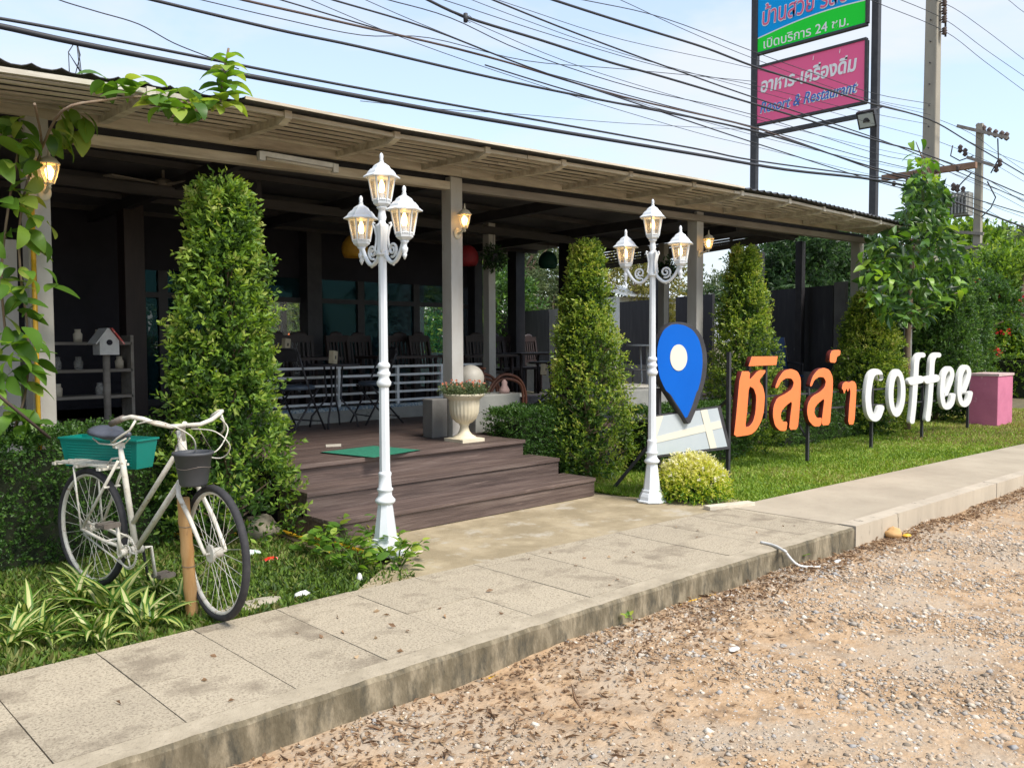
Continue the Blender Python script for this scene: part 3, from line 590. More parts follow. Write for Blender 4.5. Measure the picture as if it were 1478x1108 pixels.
rv_ = Vector((RM[0, 0], RM[1, 0], 0)).normalized(); fv_ = Vector((-RM[0, 2], -RM[1, 2], 0)).normalized()
def hang(l, dpt): v = rv_*l-fv_*dpt; return math.atan2(v.y, v.x)
street_lamp(3.28, 4.68, hang(.166, .18), 'nearer white street lamp in front of the wooden steps, three lit lanterns on top')
street_lamp(6.06, 4.58, hang(.235, .13), 'farther white street lamp beside the blue map pin sign, three lit lanterns on top')
mb = MB(); mb.lathe([(.17, .0), (.16, .004), (.12, .007)], 18, (3.37, 4.62, -.004), 0, True, .55); tag(mb.build('plaster_patch', G['kerbl']), 'splash of white plaster at the foot of the nearer street lamp', 'plaster')
def wall_lantern(p, side, label, y_wall):
    t = thing('wall_lantern', label, 'wall lamp', p, group='small lit lanterns on the columns'); c = (p[0], p[1], p[2]); s = 1.0
    mb = MB(); mb.lathe([(.006, -.125), (.012, -.11), (.008, -.10), (.02, -.09), (.028, -.085)], 8, c); mb.tube([(c[0], c[1]+.02, c[2]-.10), (c[0], c[1]+.05, c[2]-.12), (c[0], c[1]+.09, c[2]-.13), (c[0], y_wall, c[2]-.13)], .012, 8)
    mb.ball((c[0], y_wall, c[2]-.13), .045, 12, 8, (1, .25, 1.25))
    for j in range(6):
        a = math.pi*j/3; mb.tube([(c[0]+r*math.cos(a), c[1]+r*math.sin(a), c[2]+z) for r, z in ((.028, -.088), (.046, -.04), (.058, .01), (.062, .045))], .004, 4)
    mb.build('bracket', G['urn'], t)
    mb = MB(); mb.lathe([(.068, .04), (.070, .047), (.055, .062), (.045, .078), (.022, .09), (.010, .098), (.010, .105), (.004, .15)], 12, c); mb.build('cap', G['urn'], t)
    mb = MB(); mb.lathe([(.024, -.088), (.044, -.04), (.055, .01), (.059, .04)], 12, c); mb.build('glass', G['glassc'], t)
    mb = MB(); mb.lathe([(.014, -.06), (.026, -.03), (.03, .0), (.012, .03)], 10, c); mb.build('bulb', G['bulb'], t)
wall_lantern((1.735, 6.30, 2.565), 1, 'lit wall lantern on the vine-covered column, far left', 6.42)
wall_lantern((5.40, 6.33, 2.60), 1, 'lit wall lantern on the column behind the nearer street lamp', 6.44)
wall_lantern((9.25, 6.12, 2.66), 1, 'lit wall lantern on the column behind the farther street lamp', 6.25)
# ================================================================== BICYCLE
r0 = np.array([1.612, 5.234]); dv = np.array([.223, -.975]); sv = np.array([.975, .223]); d2 = np.array([.017, -1.]); s2 = np.array([1., .017])
def B(s, k, h): p = r0+dv*s+sv*k; return Vector((p[0], p[1], h))
S0 = r0+dv*.87
def Hh(s, k, h): p = S0+d2*s+s2*k; return Vector((p[0], p[1], h))
bike = thing('bicycle', 'old bicycle painted all white with black saddle, leaning on a bamboo stake', 'bicycle', (float(r0[0]), float(r0[1]), 0))
def wheel(c, fw, name='wheel'):
    fw = Vector((fw[0], fw[1], 0)).normalized(); up = Vector((0, 0, 1)); ax = fw.cross(up); c = Vector(c)
    circ = lambda r, n=48, off=0: [c+fw*r*math.cos(2*math.pi*i/n)+up*r*math.sin(2*math.pi*i/n)+ax*off for i in range(n)]
    mb = MB(); mb.tube(circ(.308, 48), .0125, 6, True); root = mb.build(name, G['bikew'], bike)
    mb = MB(); mb.tube(circ(.326, 56), .0195, 10, True); mb.build('tyre', G['tyre'], root)
    mb = MB()
    for i in range(28):
        a = 2*math.pi*i/28; b = a+(.45 if i % 2 else -.45); o = .03 if (i//2) % 2 else -.03
        mb.tube([c+(fw*math.cos(b)+up*math.sin(b))*.02+ax*o, c+(fw*math.cos(a)+up*math.sin(a))*.302], .0014, 4, caps=False)
    mb.build('spokes', G['bikew'], root)
    mb = MB(); mb.tube([c-ax*.055, c-ax*.035, c-ax*.03, c+ax*.03, c+ax*.035, c+ax*.055], [.006, .006, .026, .026, .006, .006], 10); mb.tube([c+ax*.02, c+ax*.034], .045, 14); mb.build('hub', G['bikew'], root)
    return root
wheel(B(0, 0, .345), dv); wheel(B(1.118, 0, .345), d2)
mb = MB()
BBp = (.43, .27)
mb.tube([B(BBp[0], 0, BBp[1]), B(.32, 0, .76), B(.305, 0, .83)], [.017, .017, .013], 10)
mb.tube([B(.41, 0, .42), B(.84, 0, .86)], .014, 10); mb.tube([B(BBp[0], 0, BBp[1]), B(.885, 0, .73)], .0165, 10)
mb.tube([B(.853, 0, .955), B(.893, 0, .69)], .021, 12); mb.tube([B(BBp[0], -.035, BBp[1]), B(BBp[0], .035, BBp[1])], .024, 12)
for k in (-1, 1):
    mb.tube([B(0, .062*k, .345), B(.2, .055*k, .305), B(.43, .028*k, .27)], .010, 8); mb.tube([B(0, .062*k, .345), B(.315, .022*k, .755)], .0085, 8)
mb.tube([B(.21, -.05, .60), B(.21, .05, .60)], .007, 6); mb.tube([B(.22, -.045, .30), B(.22, .045, .30)], .008, 6)
mb.build('frame', G['bikew'], bike)
mb = MB(); hub = B(1.118, 0, .345); cr = B(.90, 0, .68)
for k in (-1, 1):
    o = Vector((s2[0], s2[1], 0))*k; f = Vector((d2[0], d2[1], 0))
    mb.tube([cr+o*.05, cr+o*.058+Vector((0, 0, -.05))+f*.02, (cr+hub)/2+o*.06-f*.0, hub+o*.058-f*.03+Vector((0, 0, .03)), hub+o*.055], [.013, .013, .012, .010, .009], 8)
mb.tube([cr-Vector((s2[0], s2[1], 0))*.055, cr+Vector((s2[0], s2[1], 0))*.055], .016, 8)
mb.build('fork', G['bikew'], bike)
mb = MB(); Z = -.028
mb.tube([Hh(.0, 0, .90), Hh(.0, 0, 1.0+Z), Hh(.03, 0, 1.02+Z)], .014, 10)
for k in (-1, 1): mb.tube([Hh(.03, 0, 1.01+Z), Hh(.035, .08*k, 1.01+Z), Hh(.02, .15*k, 1.03+Z), Hh(.0, .20*k, 1.055+Z), Hh(-.05, .24*k, 1.065+Z), Hh(-.13, .26*k, 1.05+Z), Hh(-.19, .27*k, 1.035+Z)], .0115, 10)
mb.build('handlebar', G['bikew'], bike)
for k in (-1, 1):
    mb = MB(); mb.tube([Hh(-.11, .258*k, 1.056+Z), Hh(-.20, .27*k, 1.030+Z), Hh(-.235, .274*k, 1.02+Z)], [.016, .017, .016], 10); mb.build('grip', G['bikew'] if k > 0 else G['rust'], bike)
    mb = MB(); mb.tube([Hh(-.03, .225*k, 1.05+Z), Hh(-.045, .25*k, 1.0+Z), Hh(-.12, .285*k, .955+Z), Hh(-.17, .29*k, .93+Z)], [.007, .006, .006, .007], 6); mb.build('brake_lever', G['bikew'], bike)
for i, P in enumerate(([(-.03, -.22, 1.03), (.10, -.16, 1.045), (.16, -.03, .97), (.10, .02, .88), (.0, .02, .84)], [(-.03, .22, 1.03), (.12, .19, .98), (.17, .10, .88), (.08, .02, .86), (.03, -.03, .93)], [(.03, .03, .99), (.16, .10, .98), (.18, .17, .90), (.09, .16, .83), (.02, .05, .86)])):
    mb = MB(); pts = [Hh(s, k, h+Z) for s, k, h in P]; q = []
    for a in range(len(pts)-1):
        p0 = pts[max(a-1, 0)]; p1 = pts[a]; p2 = pts[a+1]; p3 = pts[min(a+2, len(pts)-1)]
        for t in np.linspace(0, 1, 7)[:-1]: q.append(.5*((2*p1)+(-p0+p2)*t+(2*p0-5*p1+4*p2-p3)*t*t+(-p0+3*p1-3*p2+p3)*t**3))
    mb.tube(q+[pts[-1]], .0035, 6); mb.build('brake_cable', G['bikew'], bike)
# saddle
prof = [(-.135, .0, .035), (-.12, .085, .06), (-.06, .105, .062), (.0, .075, .05), (.07, .035, .04), (.14, .022, .035), (.165, .01, .02)]
mb = MB(); vs = []; n = 12
for s, hw, th in prof:
    for j in range(n):
        a = 2*math.pi*j/n; vs.append(B(.235+s, hw*math.cos(a), .895+(.018 if s < -.05 else 0)+th*.55*math.sin(a)*(1 if math.sin(a) > 0 else 1.1)+(.012 if s > .1 else 0)))
fs = [(i*n+j, i*n+(j+1) % n, (i+1)*n+(j+1) % n, (i+1)*n+j) for i in range(len(prof)-1) for j in range(n)]+[tuple(reversed(range(n))), tuple((len(prof)-1)*n+j for j in range(n))]
mb.add(vs, fs, True); sd = mb.build('saddle', G['vinyl'], bike)
mb = MB()
for k in (-1, 1): mb.tube([B(.12, .05*k, .875), B(.16, .035*k, .845), B(.30, .03*k, .845), B(.38, .01*k, .885)], .005, 6)
mb.box(B(.29, 0, .84), (.05, .05, .03)); mb.build('saddle_rail', G['bikew'], sd)
# chainset
mb = MB(); cc = B(.43, -.055, .27); a1 = Vector((dv[0], dv[1], 0)); ring = lambda r, n=40: [cc+a1*r*math.cos(2*math.pi*i/n)+Vector((0, 0, r*math.sin(2*math.pi*i/n))) for i in range(n)]
mb.tube(ring(.086), .005, 6, True); mb.tube(ring(.035, 20), .005, 6, True)
for i in range(5): a = 2*math.pi*i/5; e = a1*math.cos(a)+Vector((0, 0, math.sin(a))); mb.tube([cc+e*.02, cc+e*.083], .005, 6)
for i in range(40): a = 2*math.pi*i/40; e = a1*math.cos(a)+Vector((0, 0, math.sin(a))); mb.box(cc+e*.094, (.004, .006, .006))
mb.build('chainwheel', G['bikew'], bike)
mb = MB(); mb.tube([B(.43, -.055, .358), B(.2, -.05, .38), B(.0, -.05, .383)], .005, 6); mb.tube([B(.43, -.055, .182), B(.0, -.05, .312)], .005, 6); mb.build('chain', G['bikew'], bike)
mb = MB(); mb.tube([B(.43, -.09, .27), B(.405, -.095, .43)], .010, 8); mb.tube([B(.43, -.06, .27), B(.43, -.095, .27)], .02, 10); mb.build('crank', G['bikew'], bike)
mb = MB(); mb.tube([B(.43, .05, .27), B(.43, .09, .27), B(.46, .095, .10)], .010, 8); mb.build('crank', G['bikew'], bike)
for (s, k, h) in ((.405, -.145, .43), (.46, .145, .10)):
    mb = MB(); 
    for e in (-.032, .032): mb.bar(B(s+e, k-.045, h), B(s+e, k+.045, h), .024, .026)
    for e in (-.045, .045): mb.bar(B(s-.045, k+e, h), B(s+.045, k+e, h), .006, .016)
    mb.build('pedal', G['rust'], bike)
mb = MB()
for k in (-.06, -.02, .02, .06): mb.bar(B(-.26, k, .715), B(.28, k, .725), .012, .012)
for s in (-.26, -.03, .2): mb.bar(B(s, -.075, .705), B(s, .075, .705), .03, .014)
for k in (-1, 1): mb.tube([B(0, .065*k, .35), B(-.05, .07*k, .70)], .006, 6)
mb.tube([B(.30, 0, .77), B(.22, 0, .76), B(.18, 0, .72)], .006, 6)
mb.build('luggage_rack', G['bikew'], bike)
mb = MB(); mb.tube([B(.40, .06, .26), B(.30, .16, .02)], .008, 6); mb.bar(B(-.02, .03, .02), B(.28, -.0, -.0), .01, .01); mb.build('kickstand', G['tyre'], bike)
# planter on the rack: ribbed green window box
cen = ad(157, 652, 5.12); dd = Vector(RM@np.array([-.945, 0, -.327])); dd.z = 0; dd.normalize(); ww = Vector((-dd.y, dd.x, 0))
pt = thing('planter_box', 'dark green plastic window box standing on the rear rack of the bicycle', 'planter', cen)
mb = MB(); hl, hw, hh = .29, .085, .085
def PB(a, b, c): return cen+dd*a+ww*b+Vector((0, 0, c))
def frust(l0, w0, z0, l1, w1, z1): P = [PB(-l0, -w0, z0), PB(l0, -w0, z0), PB(l0, w0, z0), PB(-l0, w0, z0), PB(-l1, -w1, z1), PB(l1, -w1, z1), PB(l1, w1, z1), PB(-l1, w1, z1)]; return P, [(3, 2, 1, 0), (0, 1, 5, 4), (1, 2, 6, 5), (2, 3, 7, 6), (3, 0, 4, 7)]
mb.add(*frust(hl-.025, hw-.02, -hh, hl, hw, hh)); P, F_ = frust(hl-.03, hw-.025, -hh+.01, hl-.006, hw-.006, hh); mb.add(P, [tuple(reversed(f)) for f in F_])
for k in range(8):
    z = -hh+.02+k*.017; f = (z+hh)/(2*hh); l = hl-.025+.025*f; w_ = hw-.02+.02*f
    for sg in (-1, 1): mb.bar(PB(-l*.86, sg*(w_+.0015), z), PB(l*.86, sg*(w_+.0015), z), .004, .007)
for sg in (-1, 1): mb.bar(PB(-hl-.006, sg*hw, hh), PB(hl+.006, sg*hw, hh), .014, .010)
for sg in (-1, 1): mb.bar(PB(sg*hl, -hw+.008, hh), PB(sg*hl, hw-.008, hh), .014, .0102)
mb.build('box', G['planter'], pt); mb = MB(); P, _ = frust(hl-.01, hw-.01, hh-.03, hl-.01, hw-.01, hh-.025); mb.add(P, [(4, 5, 6, 7)]); mb.build('potting_soil', G['soil'], pt)
# plastic pot hanging in front of the handlebar
pc = ad(279, 676, 4.30); pg = thing('plant_pot', 'dark grey plastic pot wired under the bicycle handlebar above the front wheel', 'pot', pc)
mb = MB(); mb.lathe([(.062, -.085), (.068, -.075), (.092, .07), (.100, .072), (.101, .085), (.094, .085), (.088, .07), (.064, -.075)], 28, pc); mb.build('pot', G['potgrey'], pg)
mb = MB(); mb.tube([(pc.x+.0835*math.cos(a), pc.y+.0835*math.sin(a), pc.z+.01+.006*math.sin(3*a)) for a in np.linspace(0, 6.28, 30)[:-1]], .0016, 5, True); mb.tube([(pc.x+.1, pc.y, pc.z+.08), (pc.x+.04, pc.y+.02, pc.z+.2), Hh(.03, 0, .98)], .002, 5); mb.tube([(pc.x-.1, pc.y, pc.z+.08), (pc.x-.04, pc.y+.02, pc.z+.19), Hh(.03, 0, .98)], .002, 5); mb.build('wire', G['rust'], pg)
def stake(x, y, h, r, lean, lab):
    t = thing('bamboo_stake', lab, 'stake', (x, y, -.04)); mb = MB(); pts = []; rr = []
    for i in range(17):
        f = i/16; z = -.04+(h+.04)*f; nod = .0035 if i in (4, 9, 13) else 0; pts.append((x+lean*f, y, z)); rr.append(r+nod)
    mb.tube(pts, rr, 14); mb.build('cane', G['bamboo'], t)
    if r > .03:
        for z in (.25, .46): mb = MB(); f = z/h; mb.tube([(x+lean*f+(r+.003)*math.cos(a), y+(r+.003)*math.sin(a), z+.004*math.sin(a)) for a in np.linspace(0, 6.28, 20)[:-1]], .0018, 5, True); mb.build('tie_wire', G['rust'], t)
stake(1.825, 4.36, .605, .031, -.035, 'thick orange bamboo stake tied to the front fork of the bicycle')
p = pz(172, 800, 0); stake(p.x-.02, p.y+.25, .5, .022, .0, 'thin bamboo stake behind the rear wheel of the bicycle')
# ================================================================== LETTER SIGN
def shape2d(name, loops, Y, depth, mats, parent, bev=0.003):
    """loops of photo-traced outline points already in the plane Y; solid of the given depth, front facing -Y"""
    cu = bpy.data.curves.new(name, 'CURVE'); cu.dimensions = '2D'; cu.fill_mode = 'BOTH'; cu.extrude = depth/2; cu.bevel_depth = bev; cu.bevel_resolution = 1
    for lp in loops:
        sp = cu.splines.new('POLY'); sp.points.add(len(lp)-1)
        for q, (x, z) in zip(sp.points, lp): q.co = (x, z, 0, 1)
        sp.use_cyclic_u = True
    o = bpy.data.objects.new(name, cu); me = bpy.data.meshes.new_from_object(o); bpy.data.objects.remove(o); me.name = name
    rl_ = rootloc(parent); me.transform(Matrix.Translation(Vector((0, Y, 0))-rl_)@Matrix.Rotation(math.pi/2, 4, 'X'))
    me.materials.clear()
    for m_ in mats: me.materials.append(m_)
    for p_ in me.polygons: p_.material_index = 0 if abs(p_.normal.y) > .9 else len(mats)-1
    return link(name, me, parent)
LY = 4.85
def smooth(lp, it=1):
    for _ in range(it):
        q = []
        for i in range(len(lp)):
            a = lp[i]; b = lp[(i+1) % len(lp)]; q += [(a[0]*.82+b[0]*.18, a[1]*.82+b[1]*.18), (a[0]*.18+b[0]*.82, a[1]*.18+b[1]*.82)]
        lp = q
    return lp
ls = thing('letter_sign', 'large cut-out letters, orange Thai word then white coffee, on thin black posts over the lawn', 'sign', (11, LY, 0))
def tr(lp, ox, oy, sc_, sm=1, Y=LY):
    return [(lambda p: (p.x, p.z))(py(ox+x/sc_, oy+y/sc_, Y)) for x, y in (smooth(lp, sm) if sm else lp)]
K = 5.832
th = {
 'a': [[(148, 268), (230, 268), (222, 345), (300, 258), (370, 258), (302, 345), (338, 395), (354, 470), (346, 600), (322, 690), (280, 762), (235, 798), (92, 818), (108, 700)], [(220, 388), (204, 600), (188, 738), (224, 730), (256, 690), (276, 610), (284, 480), (262, 410)]],
 'b': [[(245, 145), (462, 142), (450, 212), (218, 222)]],
 'c': [[(440, 405), (468, 330), (512, 264), (575, 246), (630, 268), (658, 330), (655, 450), (645, 600), (632, 752), (558, 757), (570, 640), (586, 512), (530, 555), (494, 600), (485, 650), (505, 692), (545, 690), (535, 766), (480, 765), (440, 722), (422, 640), (428, 560), (460, 490), (530, 455), (585, 415), (600, 360), (580, 326), (535, 322), (490, 350), (462, 405)]],
 'd': [[(733, 390), (758, 310), (800, 255), (850, 237), (900, 255), (928, 320), (925, 450), (912, 580), (902, 716), (832, 720), (843, 610), (858, 490), (805, 532), (775, 570), (770, 620), (795, 662), (836, 655), (826, 725), (770, 730), (725, 682), (710, 610), (718, 540), (750, 480), (820, 440), (860, 400), (870, 350), (850, 315), (810, 312), (770, 340), (750, 390)]],
 'e': [[(922, 90), (992, 88), (989, 130), (962, 142), (952, 195), (900, 190), (905, 125)]],
 'f': [[(1003, 412), (1012, 372), (1035, 352), (1064, 362), (1085, 348), (1112, 355), (1126, 385), (1124, 470), (1108, 712), (1056, 712), (1066, 560), (1078, 440), (1066, 400), (1054, 442), (1044, 405), (1022, 458), (1016, 425)]]}
for k, lps in th.items():
    shape2d('letter', [tr(lp, 1040, 490, K, 0 if k == 'b' else 1) for lp in lps], LY, .05, [G['orange'], G['redside']], ls)
def ribbon(c, w_, n=5):
    c = [np.array(p, float) for p in c]; q = []
    for a in range(len(c)-1):
        p0 = c[max(a-1, 0)]; p1 = c[a]; p2 = c[a+1]; p3 = c[min(a+2, len(c)-1)]
        for t in np.linspace(0, 1, n+1)[:-1]: q.append(.5*((2*p1)+(-p0+p2)*t+(2*p0-5*p1+4*p2-p3)*t*t+(-p0+3*p1-3*p2+p3)*t**3))
    q.append(c[-1]); Lf = []; Rt = []
    for i in range(len(q)):
        t = q[min(i+1, len(q)-1)]-q[max(i-1, 0)]; t /= np.linalg.norm(t); nn = np.array([-t[1], t[0]])*w_/2; Lf.append(tuple(q[i]+nn)); Rt.append(tuple(q[i]-nn))
    def cap(c0, t, w_): t = t/np.linalg.norm(t); nn = np.array([-t[1], t[0]]); return [tuple(c0+(nn*math.cos(a)+t*math.sin(a))*w_/2) for a in np.linspace(0, math.pi, 8)[1:-1]]
    return Lf+cap(q[-1], q[-1]-q[-2], w_)+Rt[::-1]+cap(q[0], q[0]-q[1], w_)
K2 = 4.946
def wl(loops, Y=LY, par=None): return shape2d('letter' if par is None else 'crossbar', [tr(lp, 1180, 440, K2, 0, Y) for lp in loops], Y, .045, [G['whitel'], G['whitel']], par or ls)
wl([ribbon([(437, 520), (428, 488), (402, 478), (372, 510), (354, 600), (350, 690), (362, 770), (390, 808), (420, 797), (444, 735)], 40)])
el = lambda cx, cy, rx, ry, sk, n=36: [(cx+rx*math.cos(a)-sk*math.sin(a)*ry*.0+sk*(-math.sin(a)), cy+ry*math.sin(a)) for a in np.linspace(0, 2*math.pi, n+1)[:-1]]
wl([el(555, 628, 60, 169, 3), el(556, 628, 27, 122, 3)])
for bx, dx in ((0, 0), (112, -2)):
    f_ = wl([ribbon([(742+bx, 358), (716+bx, 362), (697+bx, 405), (690+bx, 520), (678+bx, 700), (664+bx, 830-bx*.14)], 33)])
    shape2d('crossbar', [tr(ribbon([(662+bx, 545-bx*.08), (722+bx, 532-bx*.08)], 52), 1180, 440, K2, 0, LY-.004)], LY-.004, .046, [G['whitel']]*2, f_)
for c_ in ([(905, 636), (934, 560), (950, 500), (940, 460), (918, 458), (893, 500), (881, 580), (880, 660), (896, 722), (924, 728), (948, 700), (960, 645)], [(1030, 622), (1058, 545), (1071, 485), (1058, 448), (1035, 450), (1012, 500), (1003, 580), (1003, 650), (1018, 700), (1044, 712), (1068, 685), (1082, 630)]):
    wl([ribbon(c_, 30)])
def yz(u, v, Y=LY+.05): return py(u, v, Y)
mb = MB()
for v0, v1 in ((575, 553), (598, 575)): mb.bar(yz(1052, v0), yz(1400, v1), .02, .02)
mb.build('support_rail', G['steel'], ls)
for u, vt, vb in ((1165, 560, 668), (1257, 555, 648), (1330, 545, 635), (1396, 540, 624), (1104, 525, 600), (1080, 528, 580)):
    b = yz(u, vb); a = yz(u, vt); mb = MB(); mb.b2((b.x-.017, LY+.033, a.z), (b.x+.017, LY+.068, max(-.05, b.z-.03) if vb < 610 else -.05)); mb.build('post', G['steel'], ls)
for u0, v0, u1, v1 in ((1165, 630, 1182, 608),): 
    a = yz(u0, v0); b = yz(u1, v1); mb = MB(); mb.bar((a.x, LY+.07, a.z), (b.x, LY+.35, b.z), .02, .02); mb.build('brace', G['steel'], ls)
# ------------------------------------------------------------------ map pin and board
PY = 4.62
ps = thing('map_pin_sign', 'blue map pin with cream dot standing over a tilted grey map board', 'sign', (7, PY, 0))
def lpx(lp, Y=PY): return [(lambda p: (p.x, p.z))(py(x, y, Y)) for x, y in lp]
K3 = 3.692
pin = [(482, 640), (452, 590), (405, 520), (360, 450), (330, 385), (318, 310), (318, 235), (332, 175), (358, 125), (395, 98), (430, 92), (475, 100), (520, 125), (555, 175), (574, 245), (578, 320), (567, 400), (545, 475), (517, 560)]
pin = [(860+x/K3, 440+y/K3) for x, y in smooth(pin, 1)]
pb = shape2d('pin_body', [lpx(pin)], PY, .06, [G['steel']], ps)
cx_, cy_ = 980, 525
ins = []
for x, y in pin:
    dx, dy = x-cx_, y-cy_; l = math.hypot(dx, dy); ins.append((x-dx/l*2.5, y-dy/l*(2.5 if y < 570 else 8)))
shape2d('blue_face', [lpx(ins, PY-.033)], PY-.033, .004, [G['blue']], pb, 0)
shape2d('cream_dot', [lpx([(979.5+12.3*math.cos(a), 516+19*math.sin(a)) for a in np.linspace(0, 6.283, 33)[:-1]], PY-.038)], PY-.038, .004, [G['cream']], pb, 0)
BY = 4.66
brd = [(938, 600), (1037.5, 586), (1052, 647), (936, 661)]
bb = shape2d('board', [lpx(brd, BY)], BY, .04, [G['steel']], ps, .002)
shape2d('map_face', [lpx([(940, 602), (1035.5, 588.5), (1049.5, 644), (938, 658)], BY-.024)], BY-.024, .004, [G['mapgrey']], bb, 0)
for i, q in enumerate(([(939, 632), (1039, 606.5), (1042, 617), (938.6, 641)], [(1011, 592), (1020.5, 590.5), (1034.5, 646), (1025, 647.2)], [(947, 601), (957.5, 599.5), (947, 632), (943, 634)])):
    shape2d('map_road', [lpx(q, BY-.029-.001*i)], BY-.029-.001*i, .003, [G['cream']], bb, 0)
mb = MB(); a = py(1052, 508, PY+.05); b = py(1052.5, 648, PY+.05); mb.bar((a.x, PY+.05, a.z), (a.x, PY+.05, -.05), .035, .035); mb.build('post', G['steel'], ps)
mb = MB(); a = py(1050, 578, PY+.06); mb.bar(a, py(1035, 590, PY+.30), .03, .03); mb.build('brace', G['steel'], ps)
mb = MB(); mb.bar(py(972, 600, PY+.12), pz(884, 706, -.03), .03, .03); mb.build('brace', G['steel'], ps)
mb = MB(); a = py(952, 560, PY+.05); mb.bar((a.x, PY+.06, a.z), (a.x, PY+.06, -.05), .035, .035); mb.build('post', G['steel'], ps)
# ================================================================== PINK BLOCK
a = pz(1440, 613, 0); pk = MB(); pk.b2((a.x-.02, a.y, -.05), (a.x+.75, a.y+.45, .815)); pk_ = pk.build('pink_pillar', G['pink'], bevel=.01); tag(pk_, 'squat pink plastered block at the right end of the white letters', 'block')
mb = MB(); mb.b2((a.x-.035, a.y-.015, .815), (a.x+.765, a.y+.465, .855)); mb.build('cap', G['pinktop'], pk_)
# ================================================================== BILLBOARD
BX = 25.; bbd = thing('billboard', 'tall roadside signboard with a blue and green panel above a pink one on black posts', 'billboard', (BX, 12.8, 0))
def bx(u, v, X=BX): return px(u, v, X)
for u, w_ in ((1091, .20), (1265.5, .20)):
    a = bx(u, 0); mb = MB(); mb.b2((BX-.1, a.y-w_/2, -.1), (BX+.1, a.y+w_/2, a.z+2.0)); mb.build('post', G['steel'], bbd, bevel=.01)
yl, yr = bx(1096, 150).y, bx(1254, 100).y
def panel(vl0, vr0, vl1, vr1, nm):
    zt = (bx(1096, vl0).z+bx(1254, vr0).z)/2; zb = (bx(1096, vl1).z+bx(1254, vr1).z)/2
    mb = MB(); t = .10
    for (y0, z0, y1, z1) in ((yl, zt, yr, zt), (yl, zb, yr, zb)): mb.bar((BX-.14, y0, z0), (BX-.14, y1, z1), .16, .07)
    for y in (yl, yr): mb.bar((BX-.14, y, zb+.036), (BX-.14, y, zt-.036), .15, .07, up=(0, 1, 0))
    return mb.build(nm, G['steel'], bbd), zt, zb
f2, zt, zb = panel(106, 51, 184, 147, 'lower_panel_frame')
mb = MB(); mb.b2((BX-.19, yl-.02, zb+.03), (BX-.12, yr+.02, zt-.03)); mb.build('pink_panel', G['spink'], f2)
f1 = MB(); zt1 = bx(1096, 0).z+1.55; zb1 = (bx(1096, 82).z+bx(1254, 36).z)/2
for z in (zt1, zb1): f1.bar((BX-.14, yl, z), (BX-.14, yr, z), .16, .07)
for y in (yl, yr): f1.bar((BX-.14, y, zb1+.036), (BX-.14, y, zt1-.036), .15, .07, up=(0, 1, 0))
f1 = f1.build('upper_panel_frame', G['steel'], bbd)
mb = MB(); mb.b2((BX-.19, yl-.02, zb1+.03), (BX-.12, yr+.02, zt1-.03)); mb.build('blue_panel', G['sblue'], f1)
Wd = yl-yr
def curveband(n=24, off=0, h0=0):
    L_ = []; 
    for i in range(n+1):
        t = i/n; L_.append((t, .42+.16*math.sin(t*2.6)+.12*t))
    return L_
cb = curveband(); zw = zb1+.05
def strip_(lo, hi, x, m_, nm):
    mb = MB(); vs = []
    for (t, h), (t2, h2) in zip(lo, hi): vs += [(x, yl-.03-t*(Wd-.06), zw+h), (x, yl-.03-t2*(Wd-.06), zw+h2)]
    mb.add(vs, [(2*i, 2*i+1, 2*i+3, 2*i+2) for i in range(len(lo)-1)]); return mb.build(nm, m_, f1)
strip_([(t, 0) for t, h in cb], cb, BX-.194, G['sgreen'], 'green_band'); strip_([(t, h-.005) for t, h in cb], [(t, h+.03) for t, h in cb], BX-.197, G['swhite'], 'white_line')
def text3(body, y0, z0, size, m_, parent, x, wd=None, shear=0, ext=.003, outline=0):
    cu = bpy.data.curves.new('text', 'FONT'); cu.body = body; cu.size = size; cu.shear = shear; cu.extrude = ext; cu.offset = outline
    o = bpy.data.objects.new('text', cu); COL.objects.link(o); bpy.context.view_layer.update(); dg = bpy.context.evaluated_depsgraph_get()
    me = bpy.data.meshes.new_from_object(o.evaluated_get(dg)); bpy.data.objects.remove(o)
    if len(me.vertices) == 0: return None
    xs = [v.co.x for v in me.vertices]; sx = (wd/(max(xs)-min(xs))) if wd else 1
    M_ = Matrix(((0, 0, -1, x), (-sx, 0, 0, y0+min(xs)*sx), (0, 1, 0, z0), (0, 0, 0, 1)))
    me.transform(Matrix.Translation(-rootloc(parent))@M_); me.materials.clear(); me.materials.append(m_); return link('lettering', me, parent)
x_ = BX-.2
text3('เปิดบริการ 24 ชม.', yl-.25, zw+.06, .40, G['swhite'], f1, x_, Wd*.78, outline=.003)
text3('บ้านสวย รีสอร์ท', yl-.18, zw+.78, .78, G['swhite'], f1, x_, Wd*.97, .1, outline=.02)
text3('บ้านสวย รีสอร์ท', yl-.20, zw+.79, .76, mat('sign_text_pink', (.75, .10, .22), .4), f1, x_-.006, Wd*.955, .1, outline=.002)
text3('อาหาร-เครืองดืม', yl-.16, zb+.98, .60, G['swhite'], f2, x_, Wd*.88, .15, outline=.018)
for fy in (.565, .83): mb = MB(); mb.bar((x_, yl-.16-Wd*.88*fy, zb+1.58), (x_, yl-.18-Wd*.88*fy, zb+1.70), .045, .01); mb.build('tone_mark', G['swhite'], f2)
text3('Resort & Restaurant', yl-.14, zb+.33, .50, G['swhite'], f2, x_, Wd*.90, .3, outline=.014)
text3('Resort & Restaurant', yl-.15, zb+.34, .49, G['stblue'], f2, x_-.006, Wd*.885, .3, outline=.002)
mb = MB(); a = bx(1091, 200); b = bx(1265, 160); zz = (a.z+b.z)/2; mb.bar((BX, a.y-.1, zz), (BX, b.y+.1, zz), .12, .13); mb.build('crossbeam', G['steel'], bbd)
c = px(1252, 172, BX-.7); fl = thing('floodlight', 'square floodlight hanging from the right post of the billboard', 'floodlight', c)
